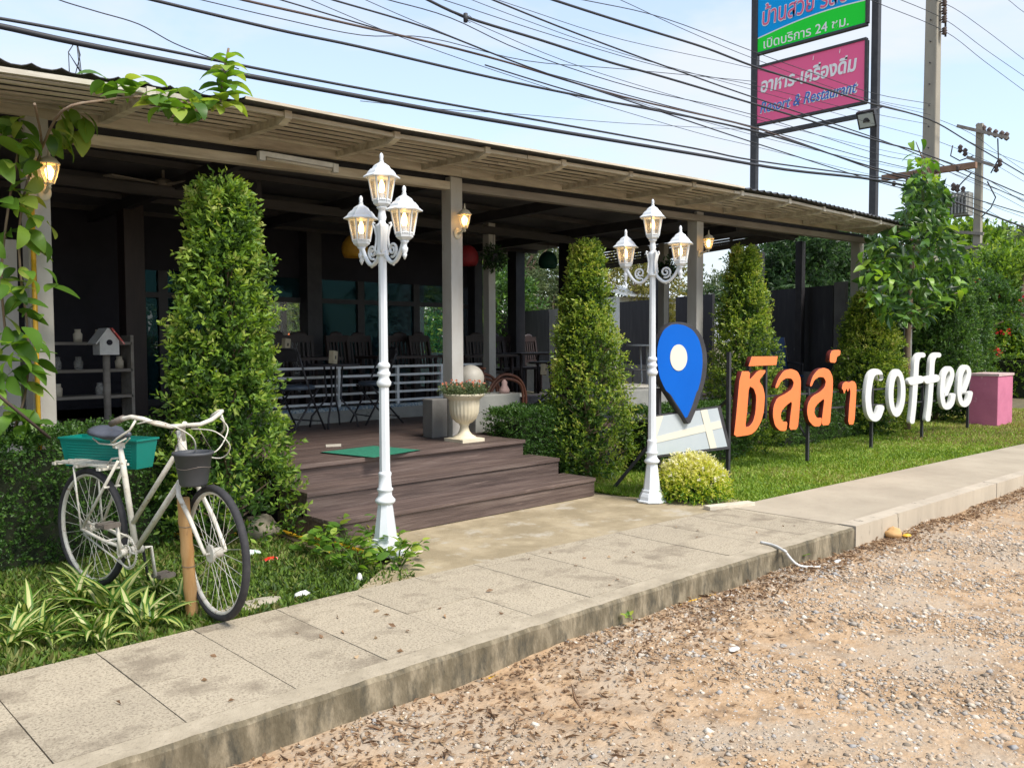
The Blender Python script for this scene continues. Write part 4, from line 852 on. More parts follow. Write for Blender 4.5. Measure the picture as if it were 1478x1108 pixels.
M_ = Euler((0, R_(-28), 0)).to_matrix(); mb = MB(); mb.box(c, (.16, .52, .50), M_); mb.lathe([(.2, -.1), (.24, 0), (.2, .1)], 12, (c.x+.12, c.y, c.z)); mb.tube([(c.x+.1, c.y, c.z+.2), (BX, c.y-.1, c.z+.45)], .03, 6); mb.build('housing', G['steel'], fl)
mb = MB(); mb.box(c+M_@Vector((-.085, 0, -.01)), (.012, .42, .38), M_); mb.build('lens', mat('floodlight_lens', (.5, .53, .5), .2), fl)
# ================================================================== POLES, CROSSARMS, CABLES
pp = px(1343, 250, 17.3); upole = thing('utility_pole', 'near square concrete utility pole rising out of frame behind the big-leaved tree', 'utility pole', (pp.x, pp.y, 0))
mb = MB(); mb.add([(pp.x+sx*w_, pp.y+sy*w_, z) for z, w_ in ((-.1, .145), (11, .098)) for sx, sy in ((-1, -1), (1, -1), (1, 1), (-1, 1))], [(0, 1, 5, 4), (1, 2, 6, 5), (2, 3, 7, 6), (3, 0, 4, 7), (4, 5, 6, 7)]); mb.build('shaft', G['pole'], upole, bevel=.02)
mb = MB()
for k in range(22): mb.tube([(pp.x-.15, pp.y, 1.5+k*.4), (pp.x-.1, pp.y, 1.5+k*.4)], .012, 6)
mb.build('climbing_holes', G['steel'], upole)
for v in (4, 16, 28, 45):
    q = px(1363, v, 17.3); mb = MB(); mb.lathe([(.02, -.07), (.055, -.05), (.03, -.02), (.055, 0), (.03, .03), (.05, .05), (.02, .07)], 10, q); mb.bar((q.x, q.y, q.z), (q.x, pp.y, q.z), .02, .02); mb.build('insulator', G['cableb'], upole)
mb = MB(); q0 = px(1363, -30, 17.3); q1 = px(1363, 52, 17.3); mb.bar((q0.x+.06, q0.y, q0.z), (q1.x+.06, q1.y, q1.z), .03, .03); mb.build('insulator_rack', G['steel'], upole)
mb = MB(); a = px(1272, 262, 16.9); b = px(1408, 232, 16.9); zz = (a.z+b.z)/2; mb.bar((16.95, a.y, zz), (16.95, b.y, zz), .10, .11); mb.build('crossarm', mat('rusty_brown', (.20, .11, .07), .8, (.28, .17, .11), 5), upole)
for u, v in ((1290, 265), (1310, 262), (1383, 243), (1352, 245)):
    q = px(u, v, 16.9); mb = MB(); mb.lathe([(.01, -.06), (.04, -.03), (.025, 0), (.04, .03), (.01, .05)], 8, q); mb.build('insulator', G['cableb'], upole)
p2 = px(1412, 300, 28); up2 = thing('utility_pole', 'far utility pole with crossarms and transformer standing among the trees', 'utility pole', (p2.x, p2.y, 0))
mb = MB(); zt_ = px(1408, 180, 28).z; mb.add([(p2.x+sx*w_, p2.y+sy*w_, z) for z, w_ in ((-.1, .12), (zt_, .085)) for sx, sy in ((-1, -1), (1, -1), (1, 1), (-1, 1))], [(0, 1, 5, 4), (1, 2, 6, 5), (2, 3, 7, 6), (3, 0, 4, 7), (4, 5, 6, 7)]); mb.build('shaft', G['pole'], up2)
def pxv(u, v): return px(u, v, 28)
for (u0, v0, u1, v1) in ((1384, 183, 1456, 200), (1398, 228, 1436, 240), (1360, 334, 1422, 338), (1380, 362, 1428, 352)):
    mb = MB(); a, b = pxv(u0, v0), pxv(u1, v1); a.x = b.x = p2.x-.14; mb.bar(a, b, .09, .09); mb.build('crossarm', G['timberd'], up2)
for u, v in ((1412, 184), (1420, 187), (1428, 190), (1437, 193), (1446, 195), (1453, 197), (1386, 215), (1393, 220), (1438, 243), (1443, 235), (1376, 270), (1382, 272), (1390, 275)):
    q = pxv(u, v); mb = MB(); mb.lathe([(.01, -.13), (.08, -.07), (.05, 0), (.08, .06), (.02, .13)], 8, q); mb.build('insulator', G['cableb'], up2)
mb = MB(); a = pxv(1373, 283); b = pxv(1406, 312); mb.b2((p2.x-.5, a.y, b.z), (p2.x-.1, b.y, a.z)); mb.build('transformer', G['concrete'], up2)
for k in range(7):
    mb = MB(); yy = a.y+(b.y-a.y)*(k+.5)/7; mb.b2((p2.x-.6, yy-.02, b.z+.06), (p2.x-.5, yy+.02, a.z-.06)); mb.build('cooling_fin', G['concrete'], up2)
mb = MB(); a = pxv(1378, 240); b = pxv(1410, 320)
mb.tube([pxv(1440, 200), pxv(1441, 230), pxv(1430, 250)], .02, 5); mb.tube([pxv(1425, 262), pxv(1437, 285), pxv(1430, 300), pxv(1412, 318)], .02, 5); mb.tube([pxv(1375, 210), pxv(1372, 225), pxv(1385, 232), pxv(1405, 225)], .02, 5); mb.tube([pxv(1378, 275), pxv(1390, 262), pxv(1402, 250)], .02, 5); mb.build('jumper_wires', G['cable'], up2)
CB = [('thick black cable bundle sagging lowest across the sky above the canopy', .019, 6.1, [(-60, 28), (0, 38), (110, 62), (290, 97), (500, 136), (700, 172), (1000, 222), (1135, 245), (1265, 260), (1345, 280), (1478, 328), (1560, 360)], 'cable'),
 ('black cable just above the thick lowest bundle', .0105, 6.15, [(-60, 18), (0, 27), (110, 47), (290, 83), (500, 124), (700, 160), (1000, 214), (1091, 232), (1265, 256), (1345, 270), (1478, 308), (1560, 330)], 'cable'),
 ('thin cable dropping from the top left to the vine sprout on the roof', .004, 6.1, [(60, -14), (85, 0), (140, 17), (200, 35), (250, 62), (300, 82), (345, 100)], 'cable'),
 ('black cable entering the top edge above the vine sprout', .012, 6.3, [(180, -10), (220, 0), (400, 43), (520, 68), (700, 110), (834, 138), (1091, 190), (1265, 243), (1345, 262)], 'cable'),
 ('brown cable second from the left along the top edge', .010, 6.35, [(300, -14), (350, 0), (500, 34), (700, 81), (900, 140), (1100, 188), (1265, 246), (1345, 268)], 'cableb'),
 ('thin wavy wire crossing the other cables from the top left', .004, 6.5, [(250, -8), (290, 0), (400, 26), (521, 51), (620, 55), (760, 88), (900, 100), (1091, 118)], 'cable'),
 ('black wire third from the left along the top edge', .006, 6.4, [(360, -12), (405, 0), (560, 46), (700, 82), (960, 152), (1091, 184), (1265, 232), (1345, 250)], 'cable'),
 ('black cable in the middle of the sky fanning towards the billboard', .008, 6.3, [(440, -12), (480, 0), (620, 42), (760, 96), (920, 150), (1091, 207), (1265, 262), (1345, 282)], 'cable'),
 ('thin wire dropping steeply behind the middle cables', .005, 6.5, [(520, -12), (560, 0), (650, 26), (760, 76), (920, 128), (1091, 167), (1265, 222), (1345, 240), (1478, 288)], 'cable'),
 ('thick twisted cable in the upper middle with a looped tie', .013, 6.2, [(560, -18), (600, -8), (670, 24), (780, 58), (880, 90), (960, 112), (1091, 151), (1265, 203), (1345, 226), (1478, 282), (1560, 315)], 'cable'),
 ('black cable right of the looped tie near the top', .009, 6.25, [(680, -12), (711, 0), (800, 36), (900, 74), (1000, 110), (1091, 142), (1265, 200), (1345, 232), (1478, 290)], 'cable'),
 ('thick cable crossing in front of the pink billboard panel', .0135, 6.2, [(740, -20), (774, -8), (860, 20), (940, 45), (1020, 70), (1091, 97), (1180, 125), (1255, 149), (1340, 172), (1400, 206), (1478, 252), (1560, 300)], 'cable'),
 ('thin wire just below the cable that crosses the pink panel', .005, 6.4, [(800, -6), (856, 3), (960, 27), (1091, 76), (1180, 108), (1265, 136), (1343, 150)], 'cable'),
 ('thin pale wire lowest in the gap above the canopy', .003, 6.6, [(520, 146), (640, 158), (760, 166), (900, 178), (1091, 188)], 'cable'),
 ('fine wire sloping from the upper middle to the left billboard post', .004, 6.5, [(605, -8), (640, 0), (800, 52), (960, 98), (1091, 124), (1230, 158), (1343, 180)], 'cable'),
 ('fine wire next above the pink panel cable', .004, 6.4, [(860, -12), (895, 0), (990, 44), (1091, 86), (1240, 140), (1343, 166)], 'cable'),
 ('black cable meeting the brown crossarm from the left', .007, 6.3, [(700, 94), (860, 142), (960, 160), (1091, 191), (1160, 208), (1265, 246), (1330, 262)], 'cable'),
 ('upper right wire from the top insulator of the near pole', .006, 6.35, [(1280, -18), (1363, 5), (1420, 42), (1478, 86), (1530, 122)], 'cable'),
 ('second right wire from the near pole insulators', .006, 6.35, [(1240, -24), (1290, -4), (1363, 28), (1420, 70), (1478, 110), (1530, 146)], 'cable'),
 ('third right wire from the near pole insulators', .006, 6.35, [(1200, -24), (1270, 6), (1363, 45), (1420, 88), (1478, 131), (1530, 168)], 'cable'),
 ('short wire cutting the top right corner of the photo', .006, 6.35, [(1430, -14), (1455, 0), (1478, 18), (1530, 52)], 'cable'),
 ('wire running down right behind the near pole', .005, 6.35, [(1265, 150), (1340, 172), (1410, 210), (1478, 236), (1530, 255)], 'cable'),
 ('wire passing behind the far transformer', .006, 6.5, [(1345, 226), (1400, 246), (1440, 268), (1478, 292), (1530, 318)], 'cable'),
 ('lowest wire on the right below the transformer', .006, 6.4, [(1345, 285), (1400, 305), (1440, 325), (1478, 340), (1530, 362)], 'cable')]
CB += [('fine wire fanning from the top centre to the pink panel, %s' % n_, .0035, 6.55+.05*i, P, 'cable') for i, (n_, P) in enumerate((
 ('uppermost', [(690, -10), (760, 14), (900, 58), (1091, 100), (1240, 140), (1343, 160)]), ('second', [(650, -12), (760, 30), (900, 78), (1091, 131), (1265, 180), (1343, 200)]),
 ('third', [(590, -12), (700, 40), (860, 104), (1091, 172), (1265, 215), (1343, 230)]), ('fourth', [(500, -12), (640, 48), (830, 120), (1091, 196), (1265, 236), (1343, 250)]),
 ('lowest and slackest', [(420, -12), (600, 62), (800, 130), (1000, 190), (1091, 212), (1265, 254), (1343, 266)])))]
CB += [('wire between the near and the far pole, %s' % n_, .005, 6.5+.04*i, P, 'cable') for i, (n_, P) in enumerate((
 ('highest', [(1343, 168), (1400, 192), (1440, 220), (1478, 246), (1530, 280)]), ('just under the highest', [(1343, 200), (1400, 222), (1440, 240), (1478, 262), (1530, 290)]),
 ('in the middle', [(1343, 236), (1400, 262), (1440, 280), (1478, 300), (1530, 326)]), ('second from below', [(1343, 256), (1400, 282), (1440, 300), (1478, 314), (1530, 336)]), ('bottommost', [(1343, 276), (1400, 292), (1440, 312), (1478, 334), (1530, 360)])))]
def catmull(pts, n=6):
    q = []
    for a in range(len(pts)-1):
        p0 = pts[max(a-1, 0)]; p1 = pts[a]; p2 = pts[a+1]; p3 = pts[min(a+2, len(pts)-1)]
        for t in np.linspace(0, 1, n+1)[:-1]: q.append(.5*((2*p1)+(-p0+p2)*t+(2*p0-5*p1+4*p2-p3)*t*t+(-p0+3*p1-3*p2+p3)*t**3))
    return q+[pts[-1]]
for lab, r, Y, P, m_ in CB:
    pts = catmull([py(u, v, Y) for u, v in P], 5); mb = MB(); mb.tube(pts, r, 6); tag(mb.build('overhead_cable', G[m_]), lab, 'cable', 'overhead cables along the street')
mb = MB(); 
for k in range(6): a = py(110, 58, 6.1); mb.tube([a, a+Vector((random.uniform(-.06, .06), 0, -.09)), a+Vector((random.uniform(-.05, .05), .01, -.22))], .003, 5)
tag(mb.build('tie_wire', G['potgrey']), 'frayed grey-blue tie wire holding the thick cable above the roof edge', 'tie')
c = py(672, 26, 6.15); mb = MB(); mb.lathe([(.02, -.04), (.022, 0), (.02, .04)], 8, c); mb.tube([c+Vector((.03*math.cos(a)+.05, 0, .03*math.sin(a))) for a in np.linspace(0, 5, 12)], .003, 5); tag(mb.build('cable_tie', G['cable']), 'small looped cable tie on the thick upper cable', 'tie')
G['hedgein'] = mat('hedge_inside', (.012, .022, .008), .95, (.03, .035, .015), 20, bump=1, bscale=40)  # near-black colour of solid cores, painted shade inside hedges and round bush
# ================================================================== PLANTS
def sprigs(P, D, n_leaf, sl, L, W, tip=.25):
    """turn sprig bases P with directions D into leaf points along each sprig"""
    n = len(P); D = unit(D); t = np.repeat(np.linspace(.15, 1, n_leaf)[None], n, 0)+RNG.uniform(-.06, .06, (n, n_leaf))
    Q = P[:, None]+D[:, None]*(t*sl)[:, :, None]
    side = RNG.normal(size=(n, n_leaf, 3)); side -= (side*D[:, None]).sum(2, keepdims=True)*D[:, None]; side /= np.maximum(np.linalg.norm(side, axis=2, keepdims=True), 1e-6)
    LD = D[:, None]*(.35+.5*t[:, :, None])+side*.9
    tint = np.clip(RNG.beta(2, 3, n)[:, None]*.7+RNG.normal(0, .12, (n, n_leaf))+tip*(t-.45), 0, 1)
    return Q.reshape(-1, 3), LD.reshape(-1, 3), np.clip(L*RNG.uniform(.6, 1.2, n*n_leaf), 0, 1), W/L, tint.ravel()
def foliage(par, P, D, nl, sl, L, W, m, name='foliage', tip=.25, tn=None):
    Q, LD, LL, r, t = sprigs(P, D, nl, sl, L, W, tip)
    if tn is not None: t = np.clip(t+tn(Q), 0, 1)
    return leaves(name, Q, LD, LL, LL*r, m, par, t, fold=.2, droop=.12)
def conic(x, y, h, r, label, n=1900, m='ficus', z0=0, L=.042, topw=.22, pw=1.5, seed=1, rough=1., grp='clipped conical ficus shrubs before the cafe'):
    t = thing('conical_shrub', label, 'shrub', (x, y, z0), group=grp)
    f = RNG.random(int(n*1.12))**.85; a = RNG.random(len(f))*2*math.pi
    pr_ = r*((1-f**pw)*(1-topw)+topw)*np.clip(1.25-.28*np.clip(.12-f, 0, 1)*8, 0, 1)*np.sqrt(np.clip((1.02-f)/.06, 0, 1))
    pr_ = pr_*np.clip(.80+2.0*f, 0, 1)
    U = np.stack([np.cos(a)*pr_, np.sin(a)*pr_, f*h], 1)
    nz = (snoise(U, 3.2/r, seed)*.17+snoise(U, 12, seed+9)*.10)*rough; nz = nz+(RNG.random(len(f)) < .12)*RNG.random(len(f))*.34
    rad = np.clip(RNG.normal(.93, .10, len(f)), .3, 1.06)*(1+nz)
    P = np.stack([x+U[:, 0]*rad, y+U[:, 1]*rad, z0+U[:, 2]+.03], 1)
    keep = (snoise(U, 9, seed+3) > -.50) & (P[:, 2] > 0); P = P[keep]; a = a[keep]
    k2 = 40; a3 = RNG.random(k2)*6.28; P = np.concatenate([P, np.stack([x+np.cos(a3)*r*topw*.7, y+np.sin(a3)*r*topw*.7, z0+h*.96+RNG.random(k2)*.10], 1)]); a = np.concatenate([a, a3])
    D = np.stack([np.cos(a), np.sin(a), .9+0*a], 1)+RNG.normal(0, .5, (len(a), 3))
    foliage(t, P, D, 9, .14, L, L*.46, G[m], tip=.55, tn=lambda Q: .30*snoise(Q-np.array([x, y, 0]), 6, seed+4)-.0)
    # inner growth in a darker leaf colour that stands in for shade
    n2 = int(n*.42); f = RNG.random(n2); a = RNG.random(n2)*6.28; q = r*((1-f**pw)*(1-topw)+topw)*.62*np.sqrt(RNG.random(n2)); P = np.stack([x+np.cos(a)*q, y+np.sin(a)*q, z0+f*h*.95], 1)
    foliage(t, P, RNG.normal(size=(n2, 3)), 7, .16, L*1.1, L*.6, G['hedge'], 'inner_foliage')
    mb = MB(); R2 = random.Random(seed)
    mb.tube([(x, y, z0-.05), (x+.02, y, z0+h*.5), (x, y+.01, z0+h*.92)], [.04, .028, .008], 7)
    for k in range(90):
        zf = R2.uniform(.05, .9); aa = R2.uniform(0, 6.28); rr = r*((1-zf**pw)*(1-topw)+topw)*.95; b = Vector((x+.01, y, z0+zf*h*.9)); e = b+Vector((math.cos(aa)*rr, math.sin(aa)*rr, .18)); mb.tube([b, (b+e)/2+Vector((0, 0, -.03)), e], [.009, .006, .003], 4)
    mb.build('trunk', G['bark'], t); return t
c = py(326, 600, 5.8); conic(c.x, 5.8, 2.44, .415, 'tallest bushy conical ficus left of the steps behind the bicycle', 1900, seed=2, L=.050, topw=.25, pw=1.05, rough=2.1)
c = py(846, 600, 5.9); conic(c.x, 5.9, 2.33, .46, 'conical ficus right of the wooden steps, before the black panels', 2100, 'ficus2', seed=5, L=.042, topw=.12, pw=1.1, rough=1.3)
c = py(1073, 520, 5.85); conic(c.x, 5.85, 2.50, .48, 'conical ficus directly behind the orange Thai letters', 2300, 'ficus2', seed=8, L=.044, topw=.10, pw=1.2, rough=1.3)
c = py(1254, 520, 5.75); conic(c.x, 5.75, 2.05, .54, 'rounded conical ficus behind the letter c of the white word', 2900, 'ficus2', seed=11, L=.046, topw=.2, pw=1.7, rough=1.3)
c = py(1352, 520, 5.9); conic(c.x, 5.9, 2.7, .62, 'broad dark shrub behind the double e, right of the grey post', 3400, 'hedge', seed=14, L=.06, topw=.5, pw=2.2, grp='dark shrubs at the right end')
c = py(1286, 420, 6.9); conic(c.x, 6.9, 2.55, .55, 'dark shrub between the last column and the big-leaved tree', 1600, 'darkf', seed=16, L=.07, topw=.5, pw=2.2, grp='dark shrubs at the right end')
c = py(1385, 520, 6.6); conic(c.x, 6.6, 2.5, .6, 'dark shrub right of the double e, under the far pole', 2000, 'hedge', seed=19, L=.06, topw=.5, pw=2.2, grp='dark shrubs at the right end')
def hedge(x0, x1, y0, y1, z1, label, n, m='hedge', L=.026, name='clipped_hedge', z0=0, cat='hedge'):
    t = thing(name, label, cat, ((x0+x1)/2, (y0+y1)/2, z0))
    U = RNG.random((n, 3)); w_ = np.array([x1-x0, y1-y0, z1-z0]); A = np.array([w_[1]*w_[2], w_[0]*w_[2], w_[0]*w_[1]*1.0]); face = RNG.choice(5, n, p=np.array([A[0]/2, A[0]/2, A[1]*.65, A[1]*.25, A[2]*1.0])/(A[0]+A[1]*.9+A[2]*1.0))
    dep = np.abs(RNG.normal(0, .03, n)); Nn = np.zeros((n, 3))
    for k, (ax, v) in enumerate(((0, 0), (0, 1), (1, 0), (1, 1), (2, 1))):
        s_ = face == k; U[s_, ax] = v; Nn[s_, ax] = 2*v-1
    P = U*w_+np.array([x0, y0, z0]); P = P-Nn*dep[:, None]; P = P+Nn*(snoise(P, 6, 3)*.03+snoise(P, 15, 7)*.015)[:, None]
    foliage(t, P, Nn+RNG.normal(0, .55, (n, 3))+np.array([0, 0, .3]), 7, .07, L, L*.58, G[m], tip=.2)
    mb = MB(); mb.b2((x0+.07, y0+.07, z0-.05), (x1-.07, y1-.07, z1-.10)); mb.build('shade_core', G['hedgein'], t)
    return t
hedge(-1.2, 2.38, 5.98, 6.36, .80, 'long dark clipped hedge behind the bicycle on the left', 9500, L=.024)
p = py(702, 600, 6.1); q = py(800, 600, 6.1); hedge(5.75, q.x+.5, 5.93, 6.42, .70, 'low clipped hedge between the cream urn and the conical ficus', 4600)
hedge(7.45, 9.3, 5.6, 6.1, .62, 'low clipped hedge behind the blue map pin', 4200)
hedge(10.5, 13.6, 5.7, 6.05, .62, 'low dark clipped hedge under the orange letters', 4500)
# round yellow bush
c = py(998, 692, 4.42); yb = thing('round_bush', 'small round yellow-green variegated bush beside the farther street lamp', 'bush', (c.x, 4.42, 0))
n = 2600; D = unit(RNG.normal(size=(n, 3))); D[:, 2] = np.abs(D[:, 2])*1.25-.5; P = np.stack([c.x+D[:, 0]*.29, 4.42+D[:, 1]*.29, .16+D[:, 2]*.25], 1)*1.0; P += D*RNG.normal(-.015, .025, (n, 1)); P[:, 2] = np.clip(P[:, 2], .0, .42)
foliage(yb, P, D+RNG.normal(0, .4, (n, 3))+np.array([0, 0, .3]), 6, .06, .032, .013, G['variegated'], tip=.35, tn=lambda Q: -.18+.75*np.clip(Q[:, 2]/.38, 0, 1))
D = unit(RNG.normal(size=(60, 3))); D[:, 2] = np.abs(D[:, 2]); P = np.stack([c.x+D[:, 0]*.30, 4.42+D[:, 1]*.30, .17+D[:, 2]*.27], 1); leaves('blossom', np.repeat(P, 5, 0), RNG.normal(size=(300, 3)), .018, .014, G['wflower'], yb)
mb = MB(); mb.ball((c.x, 4.42, .13), .19, 14, 10, (1.1, 1.1, .9)); mb.build('shade_core', G['hedgein'], yb)
# variegated strap-leaf clumps
def strapleaf(w_, arch, nm):
    me = MB(); n = 6; vs = []
    for i in range(n+1):
        t = i/n; a = .25+arch*t; x = 0; z = 0
    x = z = 0; pts = [(0, 0)]
    for i in range(n): a = 1.25-arch*(i+.5)/n; x += math.cos(a)/n; z += math.sin(a)/n; pts.append((x, z))
    for i, (x, z) in enumerate(pts):
        t = i/n; hw = w_*(.55+.9*t-1.35*t*t+.0)*(1 if i < n else .15); vs += [(x, -hw, z+hw*.35), (x, -hw*.5, z), (x, hw*.5, z), (x, hw, z+hw*.35)]
    fs = []; mi = []
    for i in range(n):
        for j in range(3): fs.append((i*4+j, i*4+j+1, (i+1)*4+j+1, (i+1)*4+j)); mi.append(1 if j == 1 else 0)
    m_ = bpy.data.meshes.new(nm); m_.from_pydata(vs, [], fs); m_.materials.append(G['strapg']); m_.materials.append(G['strapy']); m_.polygons.foreach_set('material_index', mi); m_.polygons.foreach_set('use_smooth', [True]*len(fs)); m_.update(); return m_
G['strapg'] = leafmat('strap_leaf_green', [(.04, .10, .015), (.07, .17, .02), (.12, .24, .03)], .4, .3, 'object'); G['strapy'] = leafmat('strap_leaf_cream', [(.30, .38, .08), (.48, .50, .16), (.60, .58, .30)], .45, .3, 'object')
SL = [strapleaf(.085, a, 'strap_leaf') for a in (1.2, 1.7, 2.2)]
# broad leaf meshes
def broad(nm, m_, arch=.7, wd=.26, tipp=.6, fold=.18):
    n = 6; vs = []; x = z = 0; pts = [(0, 0)]
    for i in range(n): a = .2-arch*(i+.5)/n; x += math.cos(a)/n; z += math.sin(a)/n; pts.append((x, z))
    for i, (x, z) in enumerate(pts):
        t = i/n; hw = wd*math.sin(math.pi*min(.985, max(.03, t**.8)))**.75; vs += [(x, -hw, z+hw*fold), (x, 0, z), (x, hw, z+hw*fold)]
    fs = [(i*3+j, i*3+j+1, i*3+j+4, i*3+j+3) for i in range(n) for j in range(2)]
    m2 = bpy.data.meshes.new(nm); m2.from_pydata(vs, [], fs); m2.materials.append(m_); m2.polygons.foreach_set('use_smooth', [True]*len(fs)); m2.update(); return m2
VL = [broad('vine_leaf', G['vine'], a, w_) for a, w_ in ((.5, .27), (1.0, .24), (1.5, .25))]
ML = [broad('broad_leaf', G['magnolia'], a, w_, fold=.3) for a, w_ in ((.9, .17), (1.5, .16), (2.0, .18))]
WLf = [broad('weed_leaf', G['vine'], a, w_) for a, w_ in ((.4, .27), (.9, .25))]
def putleaf(name, me, par, p, d, L, roll=None):
    o = link(name, me, par); d = Vector(d).normalized(); q = d.to_track_quat('X', 'Z'); o.rotation_mode = 'QUATERNION'
    from mathutils import Quaternion
    o.rotation_quaternion = q@Quaternion((1, 0, 0), random.gauss(0, .5) if roll is None else roll); o.location = Vector(p)-rootloc(par); o.scale = (L, L, L); return o
cl = [(40, 905, .30), (110, 880, .34), (165, 890, .36), (210, 905, .30), (70, 925, .30), (140, 930, .30), (255, 885, .26), (15, 935, .28), (225, 860, .26), (180, 850, .26), (120, 850, .24)]
desc = ['at the left photo edge, upper', 'left of centre under the rear wheel', 'largest, centred below the chainwheel', 'just left of the bamboo stake', 'low left, leaning over the sidewalk', 'front middle, touching the sidewalk', 'smallest, at the foot of the bamboo stake', 'bottom left corner by the sidewalk edge', 'behind, below the right pedal', 'behind, below the rear tyre', 'rear left, half hidden by the others']
for (u, v, r_), ds in zip(cl, desc):
    p = pz(u, v, -.03); t = thing('strap_leaf_plant', 'green and cream striped strap-leaf plant '+ds, 'plant', (p.x, max(p.y, YF(p.x)+.12), -.035), group='striped strap-leaf plants under the bicycle')
    for k in range(26):
        a = random.uniform(0, 6.28); el_ = random.uniform(-.15, .75); o = link('leaf', random.choice(SL), t); o.rotation_euler = Euler((random.uniform(-.3, .3), -el_*.6, a)); L = r_*random.uniform(.6, 1.1); o.scale = (L, L*1.05, L*.8); o.location = (random.uniform(-.04, .04), random.uniform(-.04, .04), 0)
wd_ = [(470, 800, .09, 'left of the group, near the yellow pipes'), (505, 790, .10, 'tallest, in the middle of the weeds'), (545, 805, .09, 'beside the foot of the nearer street lamp'), (520, 828, .08, 'front, next to the crumpled white litter'), (575, 822, .08, 'rightmost, spilling on the sidewalk'), (490, 815, .08, 'between the taller weeds and the grass')]
for u, v, L, ds in wd_:
    p = pz(u, v, -.03); t = thing('weed_plant', 'broad-leaved green weed '+ds, 'weed', (p.x, max(p.y, YF(p.x)+.03), -.035), group='broad-leaved weeds by the nearer lamp')
    mb = MB(); tips = []
    for k in range(15):
        a = random.uniform(0, 6.28); r = random.uniform(.03, .20); h = random.uniform(.03, .17); e = Vector((p.x+r*math.cos(a), t.location.y+r*math.sin(a), h)); mb.tube([(p.x, t.location.y, -.03), (e.x*.6+p.x*.4, e.y*.6+t.location.y*.4, h*.7), e], .003, 4); tips.append((e, a))
    mb.build('stem', G['grass'], t)
    for e, a in tips:
        for k in range(3): aa = a+random.uniform(-1.5, 1.5); putleaf('leaf', random.choice(WLf), t, e-Vector((0, 0, .02*k)), (math.cos(aa), math.sin(aa), random.uniform(0, .5)), L*random.uniform(.6, 1.15))
for (u, v, ds) in ((888, 893, 'small two-leaved seedling growing at the foot of the kerb'), (1105, 800, 'tiny green seedling growing on the kerb edge by the white cord')):
    p = pz(u, v, -.14); p.y = min(p.y, 2.9); t = thing('seedling', ds, 'weed', p)
    for k in range(7 if u < 900 else 4): a = random.uniform(0, 6.28); putleaf('leaf', random.choice(WLf), t, p+Vector((.02*math.cos(a), .02*math.sin(a), .04)), (math.cos(a), math.sin(a), .5), .055)
# vine on the left column and roof
vn = thing('climbing_vine', 'large-leaved climbing vine on the far left column, its shoot rising above the roof edge', 'vine', (1.6, 6.3, 0))
mb = MB()
for P in ([(20, 620), (38, 560), (40, 480), (30, 400), (28, 330), (40, 260), (60, 215), (50, 150)], [(60, 215), (90, 160), (150, 145), (210, 140), (280, 150), (318, 148)], [(10, 500), (2, 400), (12, 300), (30, 200)], [(318, 148), (322, 110), (330, 70)]): mb.tube(catmull([py(u, v, 6.22 if v > 170 else 5.42) if i < 99 else 0 for i, (u, v) in enumerate(P)], 4), .008, 6)
mb.build('stem', G['bark'], vn)
R3 = random.Random(11)
for k in range(130):
    v = R3.uniform(165, 625); u = R3.gauss(24, 23); u = min(u, 100)
    Y = R3.uniform(6.0, 6.3); p = py(u, v, Y); a = R3.uniform(-3.1, .0); putleaf('leaf', R3.choice(VL), vn, p, (math.cos(a)*.8, math.sin(a)*.5-.25, R3.uniform(-.8, .1)), R3.uniform(.12, .22), R3.gauss(0, .6))
for k in range(16):
    u = R3.uniform(70, 130); v = R3.uniform(150, 200); p = py(u, v, 6.1); putleaf('leaf', R3.choice(VL), vn, p, (R3.uniform(-.3, .7), -.4, -.8), R3.uniform(.14, .22))
for k in range(44):
    u = R3.uniform(150, 325); v = 108+(u-150)*.20+R3.uniform(-4, 34)*(.6+.4*(u > 200)); p = py(u, v, 5.36+R3.uniform(-.06, .08)); a = R3.uniform(0, 6.28); putleaf('leaf', R3.choice(VL), vn, p, (math.cos(a), math.sin(a)*.6, R3.uniform(-.5, .35)), R3.uniform(.12, .19))
for k in range(24):
    v = 78+k*3.4; p = py(329-(k*.25), v, 5.38); a = k*2.4; putleaf('leaf', VL[2] if k % 2 else VL[1], vn, p, (math.cos(a), math.sin(a), .25), .12+.08*min(1, k/10), 0)
# big-leaved tree at the right end of the canopy
TY = 5.55; c = py(1313, 400, TY); tb = thing('broad_leaved_tree', 'small tree with big drooping leaves growing up past the right end of the canopy', 'tree', (c.x, TY, 0))
mb = MB(); mb.tube([(c.x, TY, -.05), (c.x-.05, TY, 1.4), (c.x+.1, TY, 2.6), py(1340, 250, TY), py(1322, 205, TY)], [.06, .05, .04, .02, .006], 8)
cr_ = []
for k in range(330):
    v = R3.uniform(200, 462)**1.0
    if v < 250 and R3.random() < .70: continue
    hw = np.interp(v, [190, 240, 290, 325, 350, 400, 430, 465], [10, 20, 32, 48, 76, 84, 74, 34]); cu_ = np.interp(v, [190, 240, 290, 340, 465], [1318, 1333, 1340, 1322, 1312]); u = cu_+R3.uniform(-1, 1)*hw
    cr_.append((u, v, TY+R3.uniform(-1, 1)*hw*.010))
for i, (u, v, Y) in enumerate(cr_[:290]):
    p = py(u, v, Y); ax = py(float(np.interp(v, [190, 240, 290, 340, 465], [1318, 1333, 1340, 1322, 1312])), v, TY); d = (p-ax); d.z = 0
    d = d.normalized()+Vector((R3.gauss(0, .4), R3.gauss(0, .4), R3.uniform(-.2, .45)))
    putleaf('leaf', R3.choice(ML), tb, p-d*.1, d, R3.uniform(.19, .32), R3.gauss(0, .35))
